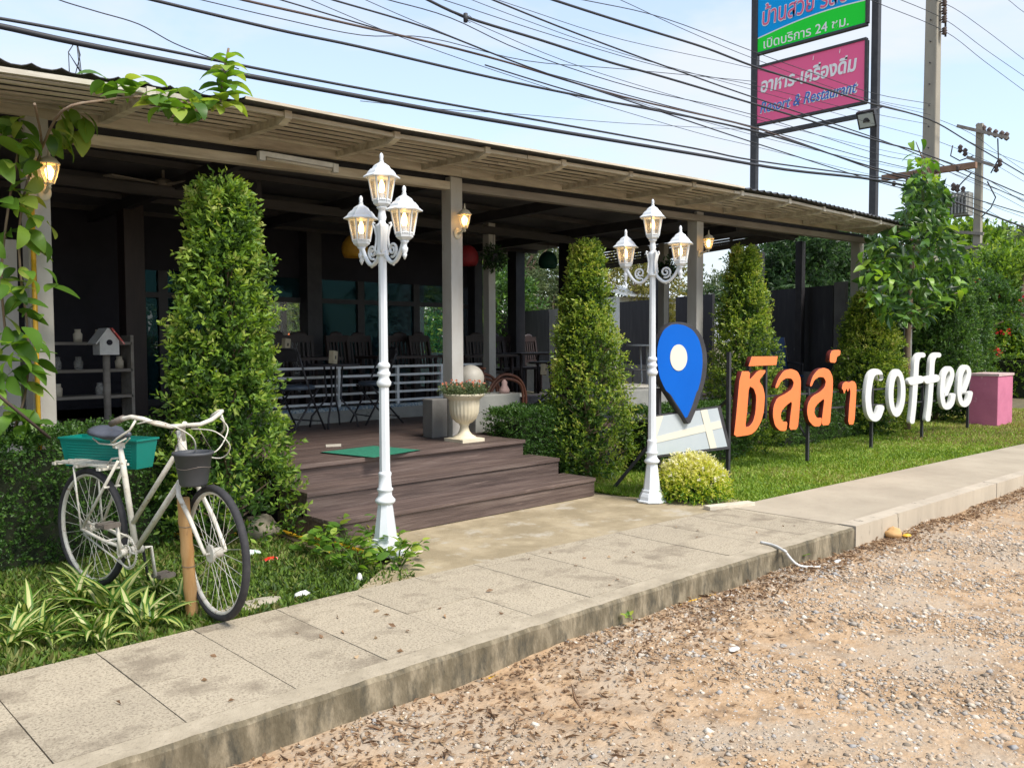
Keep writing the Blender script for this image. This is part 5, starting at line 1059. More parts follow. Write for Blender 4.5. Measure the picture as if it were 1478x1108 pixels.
for k in range(26):
    u, v, Y = R3.choice(cr_); p = py(u, v, Y); ax = py(float(np.interp(v+18, [190, 240, 290, 340, 465], [1318, 1333, 1340, 1322, 1312])), v+18, TY); mb.tube([ax, (ax+p)/2+Vector((0, 0, -.04)), p], [.012, .009, .005], 5)
mb.build('trunk', G['bark'], tb)
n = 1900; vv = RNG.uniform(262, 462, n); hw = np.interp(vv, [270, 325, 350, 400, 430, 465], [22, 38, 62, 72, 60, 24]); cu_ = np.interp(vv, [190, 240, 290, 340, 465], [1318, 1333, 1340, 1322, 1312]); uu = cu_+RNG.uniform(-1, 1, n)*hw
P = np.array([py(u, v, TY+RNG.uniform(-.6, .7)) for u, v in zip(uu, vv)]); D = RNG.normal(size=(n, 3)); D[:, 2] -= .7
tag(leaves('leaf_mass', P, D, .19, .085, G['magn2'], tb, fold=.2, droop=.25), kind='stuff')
# ------------------------------------------------------------------ trees behind
def tree(name, label, x, y, h, rx, rz, m, n=1500, L=.16, cz=None, grp='trees behind the cafe', trunk_r=.15, z0=0, blobs=14, bare=.0, cat='tree', sl=.5):
    t = thing(name, label, cat, (x, y, z0), group=grp); cz = cz if cz is not None else h-rz
    R2 = random.Random(int(x*31+y*7)); B_ = []
    for k in range(blobs):
        a = R2.uniform(0, 6.28); f = R2.uniform(-.85, .95); q = math.sqrt(max(0, 1-f*f))*R2.uniform(.35, .85); B_.append((x+rx*q*math.cos(a), y+rx*q*math.sin(a), z0+cz+rz*f*.8, R2.uniform(.25, .42)))
    B_ = np.array(B_); k = RNG.integers(0, blobs, n); D = unit(RNG.normal(size=(n, 3))); D[:, 2] = np.where(D[:, 2] < -.3, -D[:, 2]*.5, D[:, 2])
    P = B_[k, :3]+D*(B_[k, 3:4]*np.array([[rx, rx, rz]]))*RNG.uniform(.65, 1.08, (n, 1))
    foliage(t, P, D+RNG.normal(0, .5, (n, 3)), 8, sl, L, L*.45, G[m], tip=.3)
    mb = MB(); mb.tube([(x, y, z0-.1), (x+.05*rx, y, z0+cz*.5), (x, y+.05*rx, z0+cz), (x, y, z0+cz+rz*.6)], [trunk_r, trunk_r*.8, trunk_r*.55, trunk_r*.15], 8)
    for b in B_: s_ = Vector((x, y, z0+cz-rz*.6+R2.uniform(0, rz*.6))); e = Vector(b[:3]); mb.tube([s_, (s_+e)/2+Vector((0, 0, .08*rz)), e], [trunk_r*.4, trunk_r*.25, trunk_r*.08], 5)
    mb.build('trunk', G['bark'], t); return t
def at_y(u, Y): return py(u, 495, Y).x
tree('tall_tree', 'tall thin-crowned dusty green tree seen through the open cafe, right of the red lampshade', at_y(745, 24), 24, 7.4, 3.0, 2.9, 'dusty', 1500, .20, trunk_r=.14)
tree('tall_tree', 'dusty green tree behind the green lampshade', at_y(805, 27), 27, 7.6, 2.6, 3.3, 'dusty', 1300, .20, trunk_r=.13)
tree('tall_tree', 'low bright green tree behind the black panels, left of the dark post', at_y(700, 20), 20, 4.2, 2.2, 1.9, 'hedge', 1100, .16)
tree('tall_tree', 'olive green tree behind the green lampshade, low over the black panels', at_y(800, 22), 22, 3.9, 2.3, 1.7, 'dusty', 1200, .16)
tree('yellow_tree', 'yellowing tree seen between the farther street lamp and the conical ficus', at_y(930, 19), 19, 4.4, 2.0, 1.6, 'yellowf', 1000, .15)
tree('yellow_tree', 'pale olive tree behind the column right of the farther street lamp', at_y(1010, 20), 20, 4.0, 2.4, 1.6, 'dusty', 1200, .15)
def atx(u, X): return px(u, 495, X).y
tree('dense_tree', 'dark green tree filling the gap over the black wall at the right', 19.5, atx(1180, 19.5), 4.0, 2.0, 1.6, 'darkf', 2200, .14)
tree('dense_tree', 'dark green tree left of the last column over the black wall', 18.5, atx(1115, 18.5), 3.3, 1.2, 1.1, 'darkf', 1100, .13)
tree('dense_tree', 'dark green tree between the last column and the grey post', 22, atx(1262, 22), 4.1, 1.7, 1.7, 'darkf', 1500, .14)
tree('roadside_tree', 'leafy green tree behind the far utility pole', 33, atx(1395, 33), 5.2, 2.2, 2.2, 'ficus', 1900, .26, sl=.7)
tree('roadside_tree', 'pale feathery tree right of the far utility pole', 38, atx(1445, 38), 5.4, 3.0, 2.2, 'dusty', 1800, .26, sl=.7)
tree('roadside_tree', 'round green tree at the right photo edge', 26, atx(1476, 26), 4.0, 1.6, 1.9, 'ficus', 1900, .16, cz=2.1)
tree('roadside_tree', 'distant hazy green tree beyond the right photo edge', 60, atx(1500, 60), 8.0, 8, 3.5, 'dusty', 1800, .5, sl=1.2)
tree('roadside_tree', 'dark green tree directly behind the big-leaved tree', 30, atx(1330, 30), 4.4, 2.0, 2.4, 'darkf', 1500, .22, sl=.6)
tree('tall_tree', 'green tree glimpsed through the tinted window left of the column', at_y(632, 19), 19, 4.6, 1.3, 2.3, 'ficus', 900, .16)
tree('tall_tree', 'bushy green tree seen through the rear opening beside the orange frame', at_y(428, 17.5), 17.5, 2.4, .9, 1.1, 'ficus', 900, .12)
tree('tall_tree', 'dark green tree seen through the far left window', at_y(212, 18), 18, 2.6, 1.6, 1.2, 'hedge', 900, .14)
# flowering bush, far hedge, palm
c = px(1412, 450, 23); fb = tree('flowering_bush', 'loose bush with red flowers around the foot of the far pole', 23, c.y, 3.0, 1.0, 1.3, 'hedge', 900, .12, grp=None, cat='bush', sl=.3)
D = unit(RNG.normal(size=(22, 3))); P = np.repeat(np.array([[23, c.y, 1.9]])+D*np.array([.95, .95, 1.1])*RNG.uniform(.6, 1.1, (22, 1)), 9, 0)+RNG.normal(0, .05, (198, 3)); leaves('red_blossom', P, RNG.normal(size=(198, 3)), .08, .07, G['rflower'], fb)
a = px(1420, 560, 25); b = px(1500, 560, 25); hedge(24, 36, px(1560, 560, 25).y, px(1425, 560, 25).y, 1.0, 'long bright green hedge beyond the pink block at the right', 5200, 'ficus', .07, z0=-.05)
def palm(x, y, h, label):
    t = thing('palm', label, 'palm', (x, y, 0)); mb = MB(); mb.tube([(x, y, -.1), (x, y, h)], [.10, .07], 8); mb.build('trunk', G['bark'], t)
    for k in range(12):
        a = 2*math.pi*k/12+random.uniform(-.2, .2); el_ = random.uniform(.1, 1.0); pts = []
        for i in range(9): s_ = i/8*1.5; pts.append(np.array([x+math.cos(a)*s_*math.cos(el_)*1.0, y+math.sin(a)*s_*math.cos(el_), h+s_*math.sin(el_)-.42*s_*s_*.8]))
        pts = np.array(pts); tt = RNG.random(90)*7.99; i = tt.astype(int); f = (tt-i)[:, None]; P = pts[i]*(1-f)+pts[i+1]*f; tg = unit(pts[i+1]-pts[i]); sd_ = np.cross(tg, [0, 0, 1.]); sg = np.where(RNG.random(90) < .5, 1, -1)[:, None]
        leaves('frond', P, tg*.5+sd_*sg-np.array([0, 0, .3]), .42*(1-.4*tt/8), .03, G['darkf'], t)
palm(17.2, atx(1108, 17.2), 2.35, 'small feathery palm over the black wall beside the dark post'); palm(20, atx(1150, 20), 4.0, 'taller palm fronds under the canopy edge at the right')
# ================================================================== NEIGHBOURING THINGS
nb = thing('neighbouring_shed', 'pale corrugated roof of a shed beyond the black panels', 'shed', (26, 19, 0)); a = py(900, 405, 19.5); b = py(1010, 400, 19.5)
mb = MB(); 
sx0, sx1 = at_y(905, 18.5), at_y(1010, 18.5)
for k in range(20): x = sx0+(k+.5)*(sx1-sx0)/20; mb.bar((x, 18.5, 3.0), (x, 22, 3.9), (sx1-sx0)/20-.01, .03)
mb.build('roof', G['white'], nb); mb = MB(); mb.b2((sx0+.2, 19, 0), (sx1-.2, 21.5, 3.0)); mb.build('wall', G['plastic'], nb)
of = thing('orange_frame', 'orange steel frame rack seen through the rear opening', 'frame', (at_y(405, 20), 20, 0)); x0 = at_y(375, 20); x1 = at_y(440, 20)
for k in range(6): x = x0+(x1-x0)*k/5; mb = MB(); mb.bar((x, 20, 0), (x, 20, 2.6), .09, .09); mb.build('upright', G['orange'], of)
for z in (.5, 1.2, 1.9, 2.6): mb = MB(); mb.bar((x0, 20.1, z), (x1, 20.1, z), .08, .08); mb.build('crossbar', G['orange'], of)
mb = MB(); mb.b2((x0-2, 22, 0), (x1+2, 22.1, 1.5)); tag(mb.build('pale_wall', G['plastic']), 'pale wall behind the orange steel frame, seen through the rear opening', 'wall')
# person with straw hat half hidden behind the shrub
pc_ = px(1401, 520, 21.5); per = thing('person', 'person in straw hat and pale shirt half hidden by the shrub near the far pole', 'person', (pc_.x, pc_.y, 0))
def figure(x, y):
    J = [((x, y, .92), .13), ((x, y, 1.15), .12), ((x, y, 1.38), .13), ((x, y, 1.50), .055), ((x, y, 1.60), .075), ((x, y, 1.68), .07),
         ((x, y+.10, .90), .09), ((x, y+.11, .48), .055), ((x, y+.11, .08), .04), ((x-.12, y+.12, .03), .035), ((x, y-.10, .90), .09), ((x, y-.11, .48), .055), ((x, y-.11, .08), .04), ((x-.12, y-.12, .03), .035),
         ((x, y+.19, 1.40), .05), ((x-.05, y+.24, 1.14), .042), ((x-.22, y+.2, .98), .032), ((x, y-.19, 1.40), .05), ((x-.05, y-.24, 1.14), .042), ((x-.22, y-.2, .98), .032)]
    E_ = [(0, 1), (1, 2), (2, 3), (3, 4), (4, 5), (0, 6), (6, 7), (7, 8), (8, 9), (0, 10), (10, 11), (11, 12), (12, 13), (2, 14), (14, 15), (15, 16), (2, 17), (17, 18), (18, 19)]
    me = bpy.data.meshes.new('body'); me.from_pydata([tuple(Vector(p)-Vector((x, y, 0))) for p, r in J], E_, []); o = link('body', me, per)
    md = o.modifiers.new('skin', 'SKIN'); o.modifiers.new('sub', 'SUBSURF').levels = 1
    for i, (p, r) in enumerate(J): me.skin_vertices[0].data[i].radius = (r, r)
    me.skin_vertices[0].data[0].use_root = True
    bpy.context.view_layer.update(); m2 = bpy.data.meshes.new_from_object(o.evaluated_get(bpy.context.evaluated_depsgraph_get())); o.modifiers.clear(); o.data = m2
    m2.materials.clear()
    for m_ in (mat('skin', (.35, .19, .12), .6), mat('pale_shirt', (.6, .66, .7), .8), mat('dark_trousers', (.04, .045, .06), .8)): m2.materials.append(m_)
    for p in m2.polygons: z = p.center.z; p.material_index = 2 if (z < .95 and abs(p.center.x) < .16) else (0 if z > 1.47 or z < 1.05 else 1); p.use_smooth = True
figure(pc_.x, pc_.y)
mb = MB(); mb.lathe([(.24, 1.665), (.235, 1.675), (.10, 1.70), (.095, 1.78), (.05, 1.80)], 18, (pc_.x, pc_.y, 0)); mb.build('straw_hat', G['paper'], per)
# ================================================================== FURNITURE AND DECK THINGS
FZ = .48
def wood_chair():
    t = thing('wooden_chair', '', 'chair'); m_ = G['brownd']
    mb = MB(); mb.b2((-.21, -.21, .42), (.21, .21, .46)); mb.build('seat', m_, t)
    for x in (-.18, .18):
        mb = MB(); mb.b2((x-.02, -.2, 0), (x+.02, -.16, .42)); mb.build('leg', m_, t); mb = MB(); mb.bar((x, .18, 0), (x, .18, .45), .04, .04); mb.bar((x, .18, .45), (x, .25, .93), .04, .04); mb.build('leg', m_, t)
    mb = MB(); mb.bar((-.2, .255, .95), (.2, .255, .95), .04, .09); mb.build('top_rail', m_, t); mb = MB(); mb.ball((0, .255, 1.0), .12, 12, 6, (1, .15, .4)); mb.build('crest', m_, t); mb = MB(); mb.bar((-.18, .195, .55), (.18, .195, .55), .03, .05); mb.build('lower_rail', m_, t)
    for k in range(5): x = -.12+k*.06; mb = MB(); mb.bar((x, .197, .56), (x, .25, .91), .028, .012); mb.build('backrest_slat', m_, t)
    return t
def place(proto, used, x, y, z, rz, label, grp=None, sc_=None):
    o = proto if not used else copy_tree(proto); o.location = (x, y, z); o.rotation_euler = (0, 0, rz); o['label'] = label
    if grp: o['group'] = grp
    if sc_: o.scale = (sc_,)*3
    return o
wc = wood_chair(); used = False
WCH = [(412, 505, 9.6, 3.1, 'dark slat-back wooden chair at the left end of the room, back to the rear windows'), (440, 505, 9.9, 2.9, 'dark wooden chair with rounded top rail, second from the left behind the white railing'), (505, 505, 9.7, 3.3, 'dark wooden chair directly behind the bistro table with the menu'), (532, 505, 10.1, 3.1, 'dark wooden chair just left of the nearer street lamp'), (590, 505, 9.8, 3.0, 'dark wooden chair just right of the nearer street lamp'), (622, 505, 9.6, 3.2, 'dark wooden chair before the green tinted pane'), (672, 500, 10.0, 3.2, 'dark wooden chair behind the front column by the urn'), (700, 500, 9.6, 2.9, 'dark wooden chair between the front column and the thin column'), (728, 500, 10.6, 3.1, 'dark slat-back chair right of the thin column'), (752, 500, 10.8, 3.1, 'dark slat-back chair under the left black panels'), (778, 500, 11.0, 3.2, 'dark slat-back chair under the panels beside the conical ficus')]
for u, v, Y, rz, lab in WCH:
    p = py(u, v, Y); place(wc, used, p.x, Y, .52 if Y > 8.8 else FZ, rz-3.1, lab, 'dark wooden dining chairs'); used = True
def table(x, y, z, r, h, label, m_, rect=None):
    t = thing('table', label, 'table', (x, y, z)); mb = MB()
    if rect: mb.b2((x-rect[0], y-rect[1], z+h-.035), (x+rect[0], y+rect[1], z+h))
    else: mb.lathe([(r, h-.025), (r, h)], 28, (x, y, z))
    mb.build('tabletop', m_, t)
    a, b = (rect[0]-.06, rect[1]-.06) if rect else (r*.55, r*.55)
    for sx in (-1, 1):
        for sy in (-1, 1): mb = MB(); mb.tube([(x+sx*a*.45, y+sy*b*.45, z+h-.03), (x+sx*a*.35, y+sy*b*.35, z+h*.45), (x+sx*a*1.1, y+sy*b*1.1, z+.12), (x+sx*a*1.2, y+sy*b*1.2, z)] if not rect else [(x+sx*a, y+sy*b, z+h-.03), (x+sx*a, y+sy*b, z)], .012 if not rect else .025, 6); mb.build('leg', m_, t)
    return t
for u, Y, lab in ((425, 9.3, 'dark wooden table at the left of the room behind the railing'), (575, 9.3, 'dark wooden table behind the nearer street lamp'), (690, 9.2, 'dark wooden table behind the front column'), (765, 10.2, 'dark wooden table under the black panels')):
    table(py(u, 520, Y).x, Y, .52, .4, .72, lab, G['brownd'], (.5, .3))
p = pz(490, 617, FZ); table(p.x, 8.2, FZ, .29, .70, 'small round bistro table with bent black metal legs before the white railing', G['steel']); bt = Vector((p.x, 8.2, FZ))
p = py(800, 535, 8.0); table(p.x, 7.9, .43, .42, .72, 'round brown table behind the conical ficus, right of the bentwood chair', G['brownd'])
def fold_chair():
    t = thing('folding_chair', '', 'chair'); m_ = G['steel']
    mb = MB(); mb.lathe([(.20, .44), (.21, .455), (.205, .48), (.17, .49)], 20, (0, 0, 0)); mb.build('seat', G['seat'], t)
    for x in (-.2, .2):
        mb = MB(); mb.tube([(x, -.24, 0), (x, .0, .42), (x, .17, .84)], .011, 6); mb.build('leg', m_, t); mb = MB(); mb.tube([(x*.92, .25, 0), (x*.92, -.16, .45)], .011, 6); mb.build('leg', m_, t)
    mb = MB(); mb.tube([(-.2, .08, .62), (-.2, .15, .80), (-.16, .18, .87), (.16, .18, .87), (.2, .15, .80), (.2, .08, .62)], .011, 6); mb.bar((-.19, .165, .80), (.19, .165, .80), .02, .12); mb.build('backrest', m_, t)
    mb = MB(); mb.tube([(-.2, -.17, .1), (.2, -.17, .1)], .008, 6); mb.tube([(-.18, .2, .08), (.18, .2, .08)], .008, 6); mb.build('stretcher', m_, t)
    return t
fc = fold_chair(); p = pz(440, 620, FZ)
place(fc, False, bt.x-.52, 8.12, FZ, 1.9, 'black folding chair with round blue-grey seat, left of the bistro table', 'folding chairs at the bistro table'); place(fc, True, bt.x+.60, 8.25, FZ, -1.7, 'black folding chair with blue-grey seat, right of the bistro table behind the lamp post', 'folding chairs at the bistro table')
def menu(p, ang, lab, s=.12):
    t = thing('menu_box', lab, 'menu holder', p); M_ = Euler((0, .12, ang)).to_matrix(); mb = MB(); mb.box(Vector(p)+Vector((0, 0, s*.6)), (s*.75, s*.5, s*1.2), M_); mb.build('box', G['paper'], t, bevel=.004); mb = MB(); mb.box(Vector(p)+Vector((0, 0, s*.6))+M_@Vector((0, -s*.252, 0)), (s*.2, .004, s*.3), M_); mb.build('slot', G['steel'], t)
menu((bt.x-.03, 8.15, FZ+.70), .5, 'beige tissue box standing on the bistro table'); menu(tuple(py(785, 541, 7.8)), .4, 'beige tissue box on the brown table behind the conical ficus'); menu(tuple(py(413, 506, 9.2)), .3, 'beige box on the table at the left of the room'); menu(tuple(py(1172, 503, 7.2)), .5, 'beige tissue box on the table beside the navy chair')
p = py(1172, 503, 7.2); table(p.x, 7.2, .43, .36, p.z-.43, 'dark round table before the black wall at the right', G['steel'])
def lounge(u, v, Y, lab, m_, rz=0., s=1.0):
    p = py(u, v, Y); t = thing('patio_chair', lab, 'chair', (p.x, Y, .43))
    t.rotation_euler = (0, 0, rz)
    def add(mb, nm, mm): o = link(nm, mb.mesh(nm, mm), t); return o
    mb = MB(); mb.bar((-.26, .0, .42), (.26, 0, .42), .5, .03); add(mb, 'seat', m_); mb = MB(); mb.bar((0, .24, .43), (0, .42, 1.05), .50, .025, up=(0, 1, 0)); add(mb, 'backrest', m_)
    for x in (-.25, .25):
        mb = MB(); mb.tube([(x, -.22, 0), (x, -.24, .62), (x, .3, .64)], .013, 6); add(mb, 'armrest', G['steel']); mb = MB(); mb.tube([(x, .28, 0), (x, .2, .42), (x, .42, 1.05)], .013, 6); add(mb, 'leg', G['steel'])
lounge(1155, 520, 7.6, 'navy blue sling chair with high back before the black wall', G['navy'], .4); lounge(1128, 530, 7.1, 'navy blue sling chair lower and left of the high-backed one', G['navy'], -.6)
lounge(905, 540, 6.9, 'white sling chair half hidden behind the conical ficus, left of the farther lamp', G['globe'], 1.2)
p = py(935, 497, 7.4); table(p.x, 7.4, .43, .3, max(.5, p.z-.43), 'white round table behind the farther street lamp', G['white'])
# bentwood armchair
p = py(722, 590, 7.3); bw = thing('bentwood_chair', 'brown bentwood armchair with looped arms beside the round white lamp', 'chair', (p.x-.05, 7.3, .43)); x, y = p.x-.05, 7.3
for k, dy in enumerate((-.22, .22)):
    mb = MB()
    for e in (0, .045): mb.tube(catmull([Vector((x-.35, y+dy+e, .43)), Vector((x-.36+e, y+dy, .80)), Vector((x-.15, y+dy, 1.03-e)), Vector((x+.12, y+dy, 1.0-e)), Vector((x+.25-e, y+dy, .80)), Vector((x+.22-e, y+dy, .43))], 5), .018, 8)
    mb.build('arm_loop', G['rattan'], bw)
mb = MB(); mb.b2((x-.28, y-.22, .78), (x+.26, y+.22, .82)); mb.build('seat', G['globe'], bw)
mb = MB()
for k in range(5): mb.tube([(x-.3, y-.18+k*.09, .8), (x-.38, y-.18+k*.09, 1.12)], .010, 6)
mb.tube([(x-.38, y-.22, 1.12), (x-.38, y+.22, 1.12)], .014, 6); mb.build('backrest', G['rattan'], bw)
p = py(679, 540, 6.82); mb = MB(); gt = thing('globe_lamp', 'round weathered white globe lamp standing on the concrete block', 'lamp', (p.x, 6.82, .86)); mb.ball((p.x, 6.82, 1.03), .145, 24, 16); mb.build('globe', G['globe'], gt); mb = MB(); mb.lathe([(.07, .86), (.065, .90), (.05, .91)], 14, (p.x, 6.82, 0)); mb.build('base', G['concrete'], gt)
p = py(712, 568, 6.7); mb = MB(); mb.lathe([(.055, .86), (.06, .90), (.03, .95), (.035, .98), (.01, 1.01)], 12, (6.28, 6.72, 0)); tag(mb.build('small_ornament', mat('pale_pink_ceramic', (.45, .30, .27), .6)), 'small pinkish figurine beside the round white lamp', 'ornament')
# urn with flowers
ux, uy = 5.20, 6.12; un = thing('urn_planter', 'cream fluted garden urn on the deck corner filled with small orange flowers', 'urn', (ux, uy, FZ))
mb = MB(); s_ = .118
P = [(ux+sx*r, uy+sy*r, FZ+z) for z, r in ((0, .135), (.03, .135), (.035, .11)) for sx, sy in ((-1, -1), (1, -1), (1, 1), (-1, 1))]
mb.add(P, [(3, 2, 1, 0)]+[(i*4+j, i*4+(j+1) % 4, (i+1)*4+(j+1) % 4, (i+1)*4+j) for i in range(2) for j in range(4)]+[(8, 9, 10, 11)])
prof = [(.15, .033), (.135, .045), (.09, .065), (.06, .10), (.05, .14), (.06, .155), (.062, .165), (.10, .18), (.145, .215), (.17, .27), (.178, .33), (.182, .385), (.19, .395), (.205, .405), (.235, .425), (.245, .435), (.245, .447), (.23, .450), (.21, .43)]
prof = [(r*.79, z) for r, z in prof]; n = 96; vs = []
for r, z in prof:
    for j in range(n):
        a = 2*math.pi*j/n; fl_ = 1+(.045*abs(math.sin(a*12))-.02 if .20 < z < .39 else 0); vs.append((ux+r*fl_*math.cos(a), uy+r*fl_*math.sin(a), FZ+z))
mb.add(vs, [(i*n+j, i*n+(j+1) % n, (i+1)*n+(j+1) % n, (i+1)*n+j) for i in range(len(prof)-1) for j in range(n)]+[tuple((len(prof)-1)*n+j for j in range(n))], True); mb.build('urn', G['urn'], un)
n = 420; a = RNG.random(n)*6.28; r = .17*np.sqrt(RNG.random(n)); P = np.stack([ux+r*np.cos(a), uy+r*np.sin(a), FZ+.43+0*a], 1); foliage(un, P, np.stack([np.cos(a)*r*3, np.sin(a)*r*3, .6+0*a], 1)+RNG.normal(0, .3, (n, 3)), 6, .11, .026, .012, G['dusty'])
n = 40; a = RNG.random(n)*6.28; r = .21*np.sqrt(RNG.random(n)); P = np.repeat(np.stack([ux+r*np.cos(a), uy+r*np.sin(a), FZ+.52+RNG.uniform(-.03, .06, n)], 1), 7, 0); leaves('blossom', P, RNG.normal(size=(len(P), 3)), .015, .013, G['flower'], un)
mb = MB(); mb.add([tuple(pz(u, v, FZ+.004)) for u, v in ((463, 652), (540, 660), (607, 649), (540, 643))]+[tuple(pz(u, v, FZ+.012)) for u, v in ((463, 652), (540, 660), (607, 649), (540, 643))], [(7, 6, 5, 4), (0, 1, 5, 4), (1, 2, 6, 5), (2, 3, 7, 6), (3, 0, 4, 7)]); tag(mb.build('doormat', G['mat']), 'green bristle doormat lying at the top of the wooden steps', 'doormat')
# pendants, fan, speaker, tube light, hanging plants
def pendant(u, v, Y, m_, lab):
    p = py(u, v, Y); t = thing('pendant_lamp', lab, 'lampshade', p, group='round woven pendant shades'); mb = MB(); mb.lathe([(.01, .155), (.05, .15), (.10, .12), (.14, .06), (.155, 0), (.15, -.06), (.125, -.11), (.12, -.11), (.145, -.05)], 22, p); mb.build('shade', m_, t); mb = MB(); mb.tube([p+Vector((0, 0, .15)), (p.x, p.y, 3.0)], .005, 5); mb.build('cord', G['cable'], t)
pendant(512, 358, 8.6, G['yel'], 'mustard yellow pendant shade half hidden by the nearer street lamp'); pendant(674, 371, 8.6, G['red'], 'dark red pendant shade right of the front column'); pendant(791, 377, 9.5, G['grn'], 'dark green pendant shade seen against the trees')
p = py(236, 268, 8.6); fn = thing('ceiling_fan', 'dim ceiling fan hanging under the dark roof at the left', 'fan', p); mb = MB(); mb.lathe([(.08, -.04), (.10, 0), (.08, .05), (.02, .07)], 14, p); mb.lathe([(.04, .20), (.07, .32), (.02, .33)], 12, p); mb.tube([p, p+Vector((0, 0, .25))], .015, 6); mb.build('motor', G['timberd'], fn)
for k in range(4): a = k*math.pi/2+.3; mb = MB(); mb.bar(p+Vector((math.cos(a)*.12, math.sin(a)*.12, 0)), p+Vector((math.cos(a)*.62, math.sin(a)*.62, 0)), .13, .012); mb.build('blade', G['timberd'], fn)
p = py(355, 262, 8.2); mb = MB(); mb.box(p, (.24, .22, .36)); sp_ = mb.build('speaker', G['steel'], bevel=.015); tag(sp_, 'black loudspeaker box hanging beside the thin column above the tallest ficus', 'speaker'); mb = MB(); mb.tube([p+Vector((-.02, -.112, -.05)), p+Vector((-.02, -.118, -.05))], .08, 18); mb.build('speaker_cone', G['bk'], sp_)
a = py(376, 222, 6.36); b = py(482, 240, 6.36); tl = thing('tube_light', 'unlit white fluorescent tube fitting screwed to the fascia above the steps', 'tube light', (a+b)/2); mb = MB(); mb.bar(a, b, .05, .04); mb.build('batten', G['plastic'], tl); mb = MB(); mb.tube([a+Vector((.04, -.02, -.035)), b+Vector((-.04, -.02, -.035))], .014, 8); mb.build('tube', G['globe'], tl)
for e in (a, b): mb = MB(); mb.box(e+Vector((.0, -.01, -.02)), (.05, .05, .07)); mb.build('end_cap', G['plastic'], tl)
for u, v, Y, lab in ((712, 372, 8.4, 'dark hanging plant pot on the thin column right of the red shade'), (965, 388, 7.2, 'dark hanging plant pot behind the farther street lamp')):
    p = py(u, v, Y); t = thing('hanging_plant', lab, 'plant', p); n = 90; D = unit(RNG.normal(size=(n, 3))); foliage(t, np.array(p)+D*.05, D-np.array([0, 0, .3]), 5, .12, .06, .03, G['darkf']); mb = MB(); mb.lathe([(.05, -.06), (.08, .05)], 12, p); mb.tube([p, p+Vector((0, 0, .35))], .004, 4); mb.build('pot', G['steel'], t)
# birdhouse and shelf in the dark left of the room
p = py(153, 500, 8.8); bh = thing('birdhouse', 'small white birdhouse with red and white roof on a post inside the dark room', 'birdhouse', p)
mb = MB(); mb.add([(p.x-.09, p.y-.1, p.z-.08), (p.x+.09, p.y-.1, p.z-.08), (p.x+.09, p.y-.1, p.z+.06), (p.x, p.y-.1, p.z+.18), (p.x-.09, p.y-.1, p.z+.06)]+[(p.x-.09, p.y+.1, p.z-.08), (p.x+.09, p.y+.1, p.z-.08), (p.x+.09, p.y+.1, p.z+.06), (p.x, p.y+.1, p.z+.18), (p.x-.09, p.y+.1, p.z+.06)], [(0, 1, 2, 3, 4), (9, 8, 7, 6, 5), (0, 5, 6, 1), (1, 6, 7, 2), (4, 9, 5, 0)]); mb.build('box', G['plastic'], bh)
for s in (-1, 1): mb = MB(); mb.bar((p.x+s*.075, p.y-.13, p.z+.10), (p.x+s*.075, p.y+.13, p.z+.10), .19, .012, up=(s*.8, 0, .6)); mb.build('roof', G['wrap'] if s > 0 else G['plastic'], bh)
mb = MB(); mb.tube([(p.x, p.y-.101, p.z+.04), (p.x, p.y-.106, p.z+.04)], .028, 12); mb.build('entrance_hole', G['bk'], bh); mb = MB(); mb.tube([(p.x, p.y, .5), (p.x, p.y, p.z-.08)], .035, 8); mb.build('post', G['timberd'], bh)
p = py(112, 560, 9.4); sh = thing('shelf_unit', 'dark shelf unit with jars standing in the gloom at the left', 'shelf', (p.x, 9.4, .52))
for z in (.55, .85, 1.12, 1.4): mb = MB(); mb.b2((p.x-.5, 9.25, z), (p.x+.5, 9.55, z+.03)); mb.build('shelf_board', G['timberd'], sh)
for s in (-.5, .5): mb = MB(); mb.b2((p.x+s-.015, 9.25, .52), (p.x+s+.015, 9.55, 1.5)); mb.build('side_panel', G['timberd'], sh)
for k in range(9): q = (p.x-.4+(k % 5)*.2, 9.35, (.88, 1.15, 1.43)[k % 3]); mb = MB(); mb.lathe([(.04, 0), (.045, .08), (.03, .10), (.03, .13)], 10, q); tag(mb.build('jar', G['glassc'] if k % 2 else G['timber']), ('%s jar on the %s board of the dark shelf unit, %s along it' % (('pale', 'brownish')[k % 2 == 0], ('lower', 'middle', 'top')[k % 3], ('first', 'second', 'third', 'fourth', 'last')[k % 5])), 'jar', 'jars on the dark shelf unit')
# ================================================================== SMALL THINGS ON THE GROUND
mb = MB(); a = py(46, 290, 6.38); mb.tube([(a.x, 6.38, 0), (a.x, 6.38, a.z)], .016, 8); tag(mb.build('yellow_pipe', G['yellow']), 'vertical yellow conduit pipe beside the vine-covered column', 'pipe')
mb = MB(); mb.tube([py(-30, 540, 5.85), py(0, 572, 5.85), py(72, 632, 5.9)], .010, 6); tag(mb.build('guy_wire', G['cableb']), 'dark stay rod slanting down into the left hedge', 'rod')
for P, lab in (([(392, 762), (410, 767), (445, 780), (475, 795)], 'thin yellow pipe lying in the weeds, left one of the pair'), ([(398, 758), (415, 760), (455, 776), (500, 788), (535, 800)], 'thicker yellow pipe lying in the weeds by the step corner'), ([(180, 770), (300, 772), (392, 768)], 'yellow pipe lying along the foot of the shrub behind the bicycle')):
    mb = MB(); mb.tube(catmull([pz(u, v, .012) for u, v in P], 4), .014, 8); tag(mb.build('yellow_pipe', G['yellow']), lab, 'pipe')
mb = MB(); mb.tube([(2.6, 2.915, -.172), (3.0, 2.915, -.160), (3.4, 2.91, -.168), (3.7, 2.91, -.172), (4.0, 2.915, -.160), (4.25, 2.915, -.152), (4.5, 2.91, -.165)], .014, 8); tag(mb.build('yellow_pipe', G['yellow']), 'half buried yellow pipe along the foot of the stained kerb', 'pipe')
